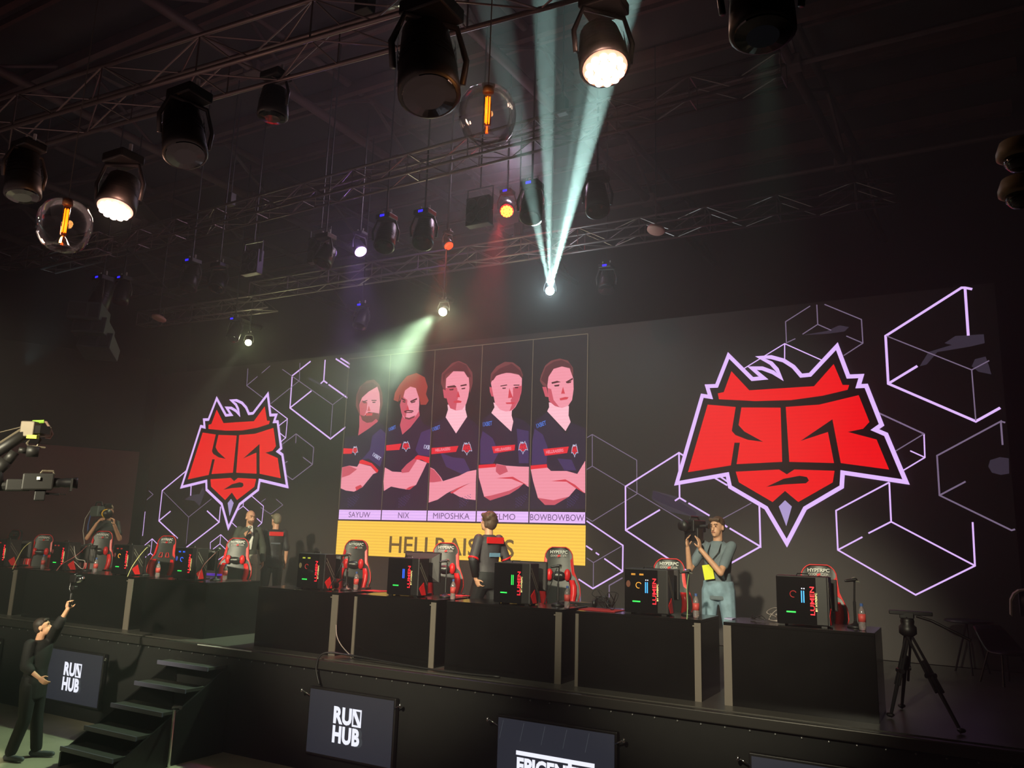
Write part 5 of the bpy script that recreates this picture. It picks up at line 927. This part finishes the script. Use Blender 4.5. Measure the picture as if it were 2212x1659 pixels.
# ------------------------------------------------------------------ lamps on the trusses
LENSOFF = mat('dark_lens', (14, 14, 17), .12, coat=.5)
def aimv(px, py, c, ang):
    """normal of a lens seen with foreshortening c, tipped towards image angle ang (0 right, 90 down)"""
    d = ray(px, py).normalized(); rt = V((MX[0][0], MX[1][0], MX[2][0])); dn = V((MX[0][1], MX[1][1], MX[2][1]))
    u = rt * math.cos(R(ang)) + dn * math.sin(R(ang)); u = (u - d * u.dot(d)).normalized(); return (-d * c + u * math.sqrt(1 - c * c)).normalized()
def moving_head(c, aim, s, label, lens=None, cells=0, zt=None, disp=False, sh='wash'):
    """hung head: clamp, base, yoke, head, lens"""
    c = V(c); t = thing('moving_head_lamp', c, label, 'lamp'); aim = aim.normalized(); h = aim.cross(V((0, 0, 1)))
    h = h.normalized() if h.length > .05 else V((1, 0, 0))
    L = s * (1.0 if sh == 'wash' else 1.5); r = s * .5
    MB().lathe(c, [(r * .55, -L * .75), (r * .8, -L * .68), (r * .95, -L * .2), (r, L * .1), (r * 1.02, L * .28), (r * .92, L * .30)], 24, aim).build('head', BLACK, t, True, smooth=True)
    m = MB()
    for k in range(5): m.lathe(c, [(r * .97, -L * .5 + k * L * .09), (r * .99, -L * .5 + k * L * .09 + L * .02)], 24, aim, cap=False)
    m.build('cooling_fins', PLASTIC, t, True)
    top = c + V((0, 0, s * 1.0)); m = MB()
    m.tube([c + h * r * 1.18, c + h * r * 1.28 + V((0, 0, s * .45)), top + h * r * .9, top - h * r * .9, c - h * r * 1.28 + V((0, 0, s * .45)), c - h * r * 1.18], s * .055, 8); m.build('yoke', mat('yoke_grey', (44, 42, 44), .45), t, True, smooth=True)
    MB().box(top + V((0, 0, s * .17)), (s * .85, s * .7, s * .26)).build('base', BLACK, t, True, bevel=.012)
    for q in (-1, 1): MB().tube([top + V((q * s * .25, 0, s * .3)), top + V((q * s * .25, 0, s * .55))], s * .05, 8).build('clamp', mat('white_clamp_label', (170, 165, 165), .5), t, True)
    if disp: MB().box(top + V((0, -s * .355, s * .17)), (.075, .006, .032)).build('blue_display', mat('blue_display', (20, 20, 60), .4, emit=(40, 30, 255), es=2.0), t, True)
    lm = lens or LENSOFF; f = c + aim * L * .29
    if not (c.y < 7.2 and c.z < 5.2): MB().tube([top + V((0, 0, s * .3)), (top.x, top.y, bz(top.y) + .1)], .013, 6).build('drop_pipe', BLACK, t, True)
    ln = MB().lathe(f, [(r * .9, 0), (r * .86, .012), (r * .5, .02)], 28, aim).build('lens', lm[0] if isinstance(lm, tuple) else lm, t, True)
    if cells:
        q = aim.to_track_quat('Z', 'Y'); pts = [(0, 0)]
        for ring, n_ in ((.36, 6), (.70, 12 if cells > 12 else 0)):
            for k in range(n_): pts.append((ring * math.cos(k * 2 * math.pi / n_), ring * math.sin(k * 2 * math.pi / n_)))
        for x, y in pts: MB().lathe(f + q @ V((x * r * .92, y * r * .92, .02)), [(r * .175, 0), (r * .16, .012), (r * .02, .016)], 12, aim).build("lens_cell", lm[1], ln, True)
    return t
def E2(n, c, s): return em(n, c, s)
vz = V((0, 0, -1))
moving_head(WARM_PAR, aimv(1303, 125, .76, 80), .33, 'large wash lamp glowing warm white at the top right of the white beams', (E2('warm_rim', (255, 150, 120), 2.2), E2('warm_cell', (255, 232, 205), 9)), 19, disp=False)
moving_head(WARM_PAR2, aimv(255, 432, .56, 108), .31, 'wash lamp glowing warm white beside the left glass pendant', (E2('warm_rim2', (255, 165, 140), 2.2), E2('warm_cell2', (255, 225, 205), 7)), 19)
moving_head(Py(1095, 452, 10.2), aimv(1095, 452, .93, 95), .24, 'wash lamp with bright red honeycomb lens left of the white beams', (E2('red_rim', (255, 10, 20), 2.5), E2('red_cell', (255, 190, 60), 3)), 19, disp=True)
moving_head(Py(967, 527, 10.2), aimv(967, 527, .72, 60), .17, 'small lamp glowing orange-red above the lineup picture', E2('orange_lens', (255, 60, 20), 2.5))
moving_head(Py(776, 538, 10.2), aimv(776, 538, .72, 60), .24, 'wash lamp glowing purple-white above the lineup picture', E2('purple_lens', (215, 170, 255), 5))
for c, tg, lb, lm in ((WHITE_HEAD, aimv(1188, 630, .96, -90), 'beam lamp with dazzling blue-white lens, source of the white beams', E2('white_lens', (200, 245, 255), 40)), (YEL_HEAD, aimv(958, 672, .93, 130), 'lamp with bright pale yellow lens above the lineup picture', E2('yellow_lens', (240, 255, 190), 26)), (YEL2_HEAD, aimv(537, 739, .96, 120), 'lamp with pale yellow lens above the left emblem', E2('yellow_lens2', (245, 255, 200), 20))):
    moving_head(c, tg, .15, lb, lm)
OFF = [((925, 165), 5.6, .40, (.25, -.2, -.95), 'large unlit moving head lamp hanging left of the near glass pendant', 'spot', 0), ((398, 305), 6.6, .31, (.35, -.1, -.9), 'unlit moving head lamp with grey yoke hanging from the nearest truss at left', 'spot', 0), ((1645, 22), 4.3, .30, (.03, -.1, -1), 'dark moving head lamp at the top right, source of the green beam', 'spot', 0),
       ((50, 395), 7.0, .24, (.2, 0, -1), 'unlit moving head lamp at the left edge above the left pendant', 'spot', 0),
       ((1148, 455), None, .30, (.1, -.3, -.9), 'unlit moving head lamp touching the left side of the white beams', 'spot', 1), ((1290, 440), None, .30, (.2, -.3, -.9), 'unlit moving head lamp right of the white beams', 'spot', 0), ((832, 520), None, .30, (.2, -.4, -.9), 'unlit moving head lamp with blue display right of the purple lamp', 'spot', 1),
       ((915, 512), None, .30, (.2, -.4, -.9), 'unlit moving head lamp with blue display left of the orange-red lamp', 'spot', 1), ((410, 608), None, .30, (.1, -.3, -.9), 'unlit moving head lamp with blue display at left centre of the rig', 'spot', 1), ((470, 615), None, .28, (.1, -.3, -.9), 'unlit moving head lamp right of the left centre blue display', 'wash', 0),
       ((700, 560), None, .30, (-.1, -.4, -.9), 'unlit moving head lamp left of the purple lamp', 'wash', 0), ((1310, 615), 13.2, .26, (.1, -.4, -.9), 'unlit lamp with blue display right of the dazzling white lamp', 'spot', 1), ((505, 722), 17.0, .26, (.1, -.4, -.9), 'unlit lamp with blue display beside the left pale yellow lamp', 'spot', 1),
       ((780, 695), 15.0, .26, (.1, -.4, -.9), 'unlit lamp with small blue display left of the yellow lamp', 'spot', 1), ((216, 650), 16.5, .36, (-.1, -.2, -1), 'moving head lamp with brightly lit grey body above the speakers at left', 'spot', 1), ((262, 640), 17.0, .30, (.1, -.2, -1), 'dim moving head lamp right of the brightly lit one at left', 'spot', 1), ((590, 235), 7.6, .26, (0, 0, -1), 'small unlit lamp hanging from the nearest truss', 'wash', 0)]
for q, rg, s, am, lb, sh, dp in OFF:
    c = Pd(q[0], q[1], rg) if rg else Py(q[0], q[1], 8.6)
    t = moving_head(c, V(am), s, lb, None, disp=bool(dp), sh=sh)
for q, rg, lb in (((1417, 497), 12.0, 'pale round hanging disc right of the white beams'), ((343, 688), 16.0, 'pale round hanging disc at left above the short truss')):
    c = Pd(q[0], q[1], rg); t = thing('hanging_disc', c, lb, 'lamp'); MB().lathe(c, [(.12, -.02), (.13, -.01), (.13, .02), (.08, .05)], 24, V((.1, .25, 1)).normalized()).build('shade', mat('pale_disc', (190, 140, 128), .5), t, True, smooth=True); MB().tube([c, (c.x, c.y, bz(c.y))], .008, 6).build('cord', BLACK, t, True)
# four-cell blinders
for q, lb in (((1036, 458), 'black four-cell blinder lamp left of the red lamp'), ((545, 568), 'black four-cell blinder lamp at left centre of the rig'), ((690, 540), 'black four-cell blinder lamp left of the purple glow')):
    c = Py(q[0], q[1], 9.0); t = thing('blinder_lamp', c, lb, 'lamp', 'four-cell blinder lamps')
    MB().box(c, (.38, .14, .42)).build('housing', BLACK, t, True, bevel=.01)
    for a in (-1, 1):
        for b in (-1, 1): MB().lathe(c + V((a * .09, -.07, b * .10)), [(.078, 0), (.082, .02), (.07, .025), (.03, .0)], 18, V((0, -1, 0))).build('reflector', mat('dim_reflector', (70, 66, 70), .3, .6), t, True, smooth=True)
    MB().tube([c + V((-.21, 0, 0)), c + V((-.21, 0, .36)), c + V((.21, 0, .36)), c + V((.21, 0, 0))], .012, 6).build('bracket', PLASTIC, t, True); MB().tube([c + V((0, 0, .36)), (c.x, c.y, bz(c.y))], .012, 6).build('drop_pipe', BLACK, t, True)
# ------------------------------------------------------------------ glass pendants
GLOBE = glass('globe_glass', (250, 250, 250), .3); AMB = em('amber_filament', (255, 96, 10), 7); AMBR = em('amber_glow', (255, 70, 5), 1.6)
for q, rg, topq, lb in (((1053, 246), 5.3, (1058, -80), 'clear glass globe pendant with orange filament tube, near the white beams'), ((140, 484), 6.6, (196, -60), 'clear glass globe pendant with orange filament tube at the left')):
    c = Pd(q[0], q[1], rg); t = thing('glass_pendant', c, lb, 'lamp', 'glass globe pendants'); r = .183
    MB().lathe(c, [(.03, r * .99), (r * .45, r * .93), (r * .75, r * .72), (r * .94, r * .38), (r, 0), (r * .97, -r * .35), (r * .85, -r * .68), (r * .70, -r * .90), (r * .5, -r * 1.02), (r * .3, -r * .86), (r * .16, -r * .62), (.012, -r * .5)], 40, cap=False).build('globe', GLOBE, t, True, smooth=True)
    MB().lathe(c, [(.035, r * .78), (.036, r * .98), (.02, r * 1.05)], 16).build('socket', mat('brown_socket', (60, 36, 30), .5), t, True, smooth=True)
    MB().tube([c + V((0, 0, r * .8)), c + V((0, 0, -r * .42))], .024, 14).build('bulb', glass('bulb_glass', (255, 230, 200), .15), t, True, smooth=True)
    m = MB()
    for k in range(5): a = k * 1.257; m.tube([c + V((.013 * math.cos(a), .013 * math.sin(a), r * .62)), c + V((.013 * math.cos(a), .013 * math.sin(a), -r * .34))], .0036, 6)
    m.build('filament', AMB, t, True)
    MB().tube([c + V((0, 0, r * 1.0)), c + V((0, 0, 5.0))], .004, 6).build('cord', mat('cord', (90, 84, 80), .5), t, True)
    l = bpy.data.lights.new('filament_lamp', 'POINT'); l.energy = 2.2; l.color = (1, .4, .1); l.shadow_soft_size = .03; o = bpy.data.objects.new('filament_lamp', l); COL.objects.link(o); o.location = c + V((0, -.05, 0))
# ------------------------------------------------------------------ speakers, dome cameras
arr = [((178, 678), -4), ((188, 712), -12), ((200, 748), -20)]
for i, (q, tl) in enumerate(arr):
    c = Pd(q[0] + 12, q[1], 16.2); t = thing('line_array_speaker', c, ('top', 'middle', 'lowest')[i] + ' grey speaker of the hanging array at the left', 'speaker', 'hanging line array at the left', R(38)); t.rotation_euler = (R(tl), 0, R(38))
    MB().prism([(-.28, -.22, -.16), (-.28, -.22, .16), (-.28, .30, .12), (-.28, .30, -.12)], (.56, 0, 0)).build('cabinet', mat('speaker_grey', (62, 70, 76), .6), t, bevel=.01)
    MB().box((-.10, -.225, 0), (.28, .01, .24)).build('grille', mat('speaker_grille', (48, 54, 60), .7), t); MB().box((.17, -.225, 0), (.16, .01, .24)).build('grille', mat('speaker_grille', (48, 54, 60), .7), t)
for i, (q, lb) in enumerate((((2200, 335), 'upper of two pale dome cameras at the right photo edge'), ((2204, 415), 'lower of two pale dome cameras at the right photo edge'))):
    c = Pd(q[0], q[1] + 6, 4.3); t = thing('dome_camera', c, lb, 'camera', 'dome cameras at the right edge')
    MB().lathe(c, [(.02, .085), (.07, .075), (.086, .03), (.086, .005), (.07, -.004)], 24).build('housing', mat('ivory_housing', (150, 128, 96), .5), t, True, smooth=True)
    MB().lathe(c, [(.062, -.002), (.058, -.03), (.036, -.055), (.005, -.064)], 24).build('dome', mat('smoked_dome', (30, 22, 22), .08, coat=.6), t, True, smooth=True)
    MB().tube([c + V((.02, 0, .06)), c + V((.4, .1, .10)), (1.82, c.y + .3, c.z + .1)], .018, 8).build('arm', BLACK, t, True)

# ------------------------------------------------------------------ haze over the stage and the smoke under the yellow lamp
def haze_mat(name, dens, aniso, noise=None):
    m = bpy.data.materials.new(name); m.use_nodes = True; n = m.node_tree; n.nodes.clear(); o = n.nodes.new('ShaderNodeOutputMaterial'); v = n.nodes.new('ShaderNodeVolumeScatter')
    v.inputs['Density'].default_value = dens; v.inputs['Anisotropy'].default_value = aniso; n.links.new(v.outputs[0], o.inputs['Volume'])
    if noise:
        tc = n.nodes.new('ShaderNodeTexCoord'); nz = n.nodes.new('ShaderNodeTexNoise'); nz.inputs['Scale'].default_value = noise; nz.inputs['Detail'].default_value = 3; nz.inputs['Distortion'].default_value = .8
        ln = n.nodes.new('ShaderNodeVectorMath'); ln.operation = 'LENGTH'; mr = n.nodes.new('ShaderNodeMapRange'); mr.inputs[1].default_value = .46; mr.inputs[2].default_value = .8; mr.inputs[4].default_value = dens
        fo = n.nodes.new('ShaderNodeMapRange'); fo.inputs[1].default_value = 1.0; fo.inputs[2].default_value = .3; mu = n.nodes.new('ShaderNodeMath'); mu.operation = 'MULTIPLY'
        n.links.new(tc.outputs['Object'], nz.inputs['Vector']); n.links.new(tc.outputs['Object'], ln.inputs[0]); n.links.new(nz.outputs[0], mr.inputs[0]); n.links.new(ln.outputs['Value'], fo.inputs[0])
        n.links.new(mr.outputs[0], mu.inputs[0]); n.links.new(fo.outputs[0], mu.inputs[1]); n.links.new(mu.outputs[0], v.inputs['Density'])
    return m
hz = MB().box((0, 0, 0), (24.8, 9.4, 11.0)).build('haze', haze_mat('thin_haze', .020, .5)); hz.location = (-11.0, 8.25, 4.2)
tag(hz, 'thin haze hanging in the air over the stage and under the rig', 'haze', None, 'stuff')
sk = MB().ell((0, 0, 0), (1, 1, 1), n=20, m=12).build('smoke_cloud', haze_mat('smoke_density', .5, .2, 1.3)); q = Py(845, 790, 10.2); sk.location = q; sk.scale = (2.0, .95, 1.3)
tag(sk, 'pale drifting smoke lit below the yellow lamp, in front of the lineup picture', 'smoke', None, 'stuff')
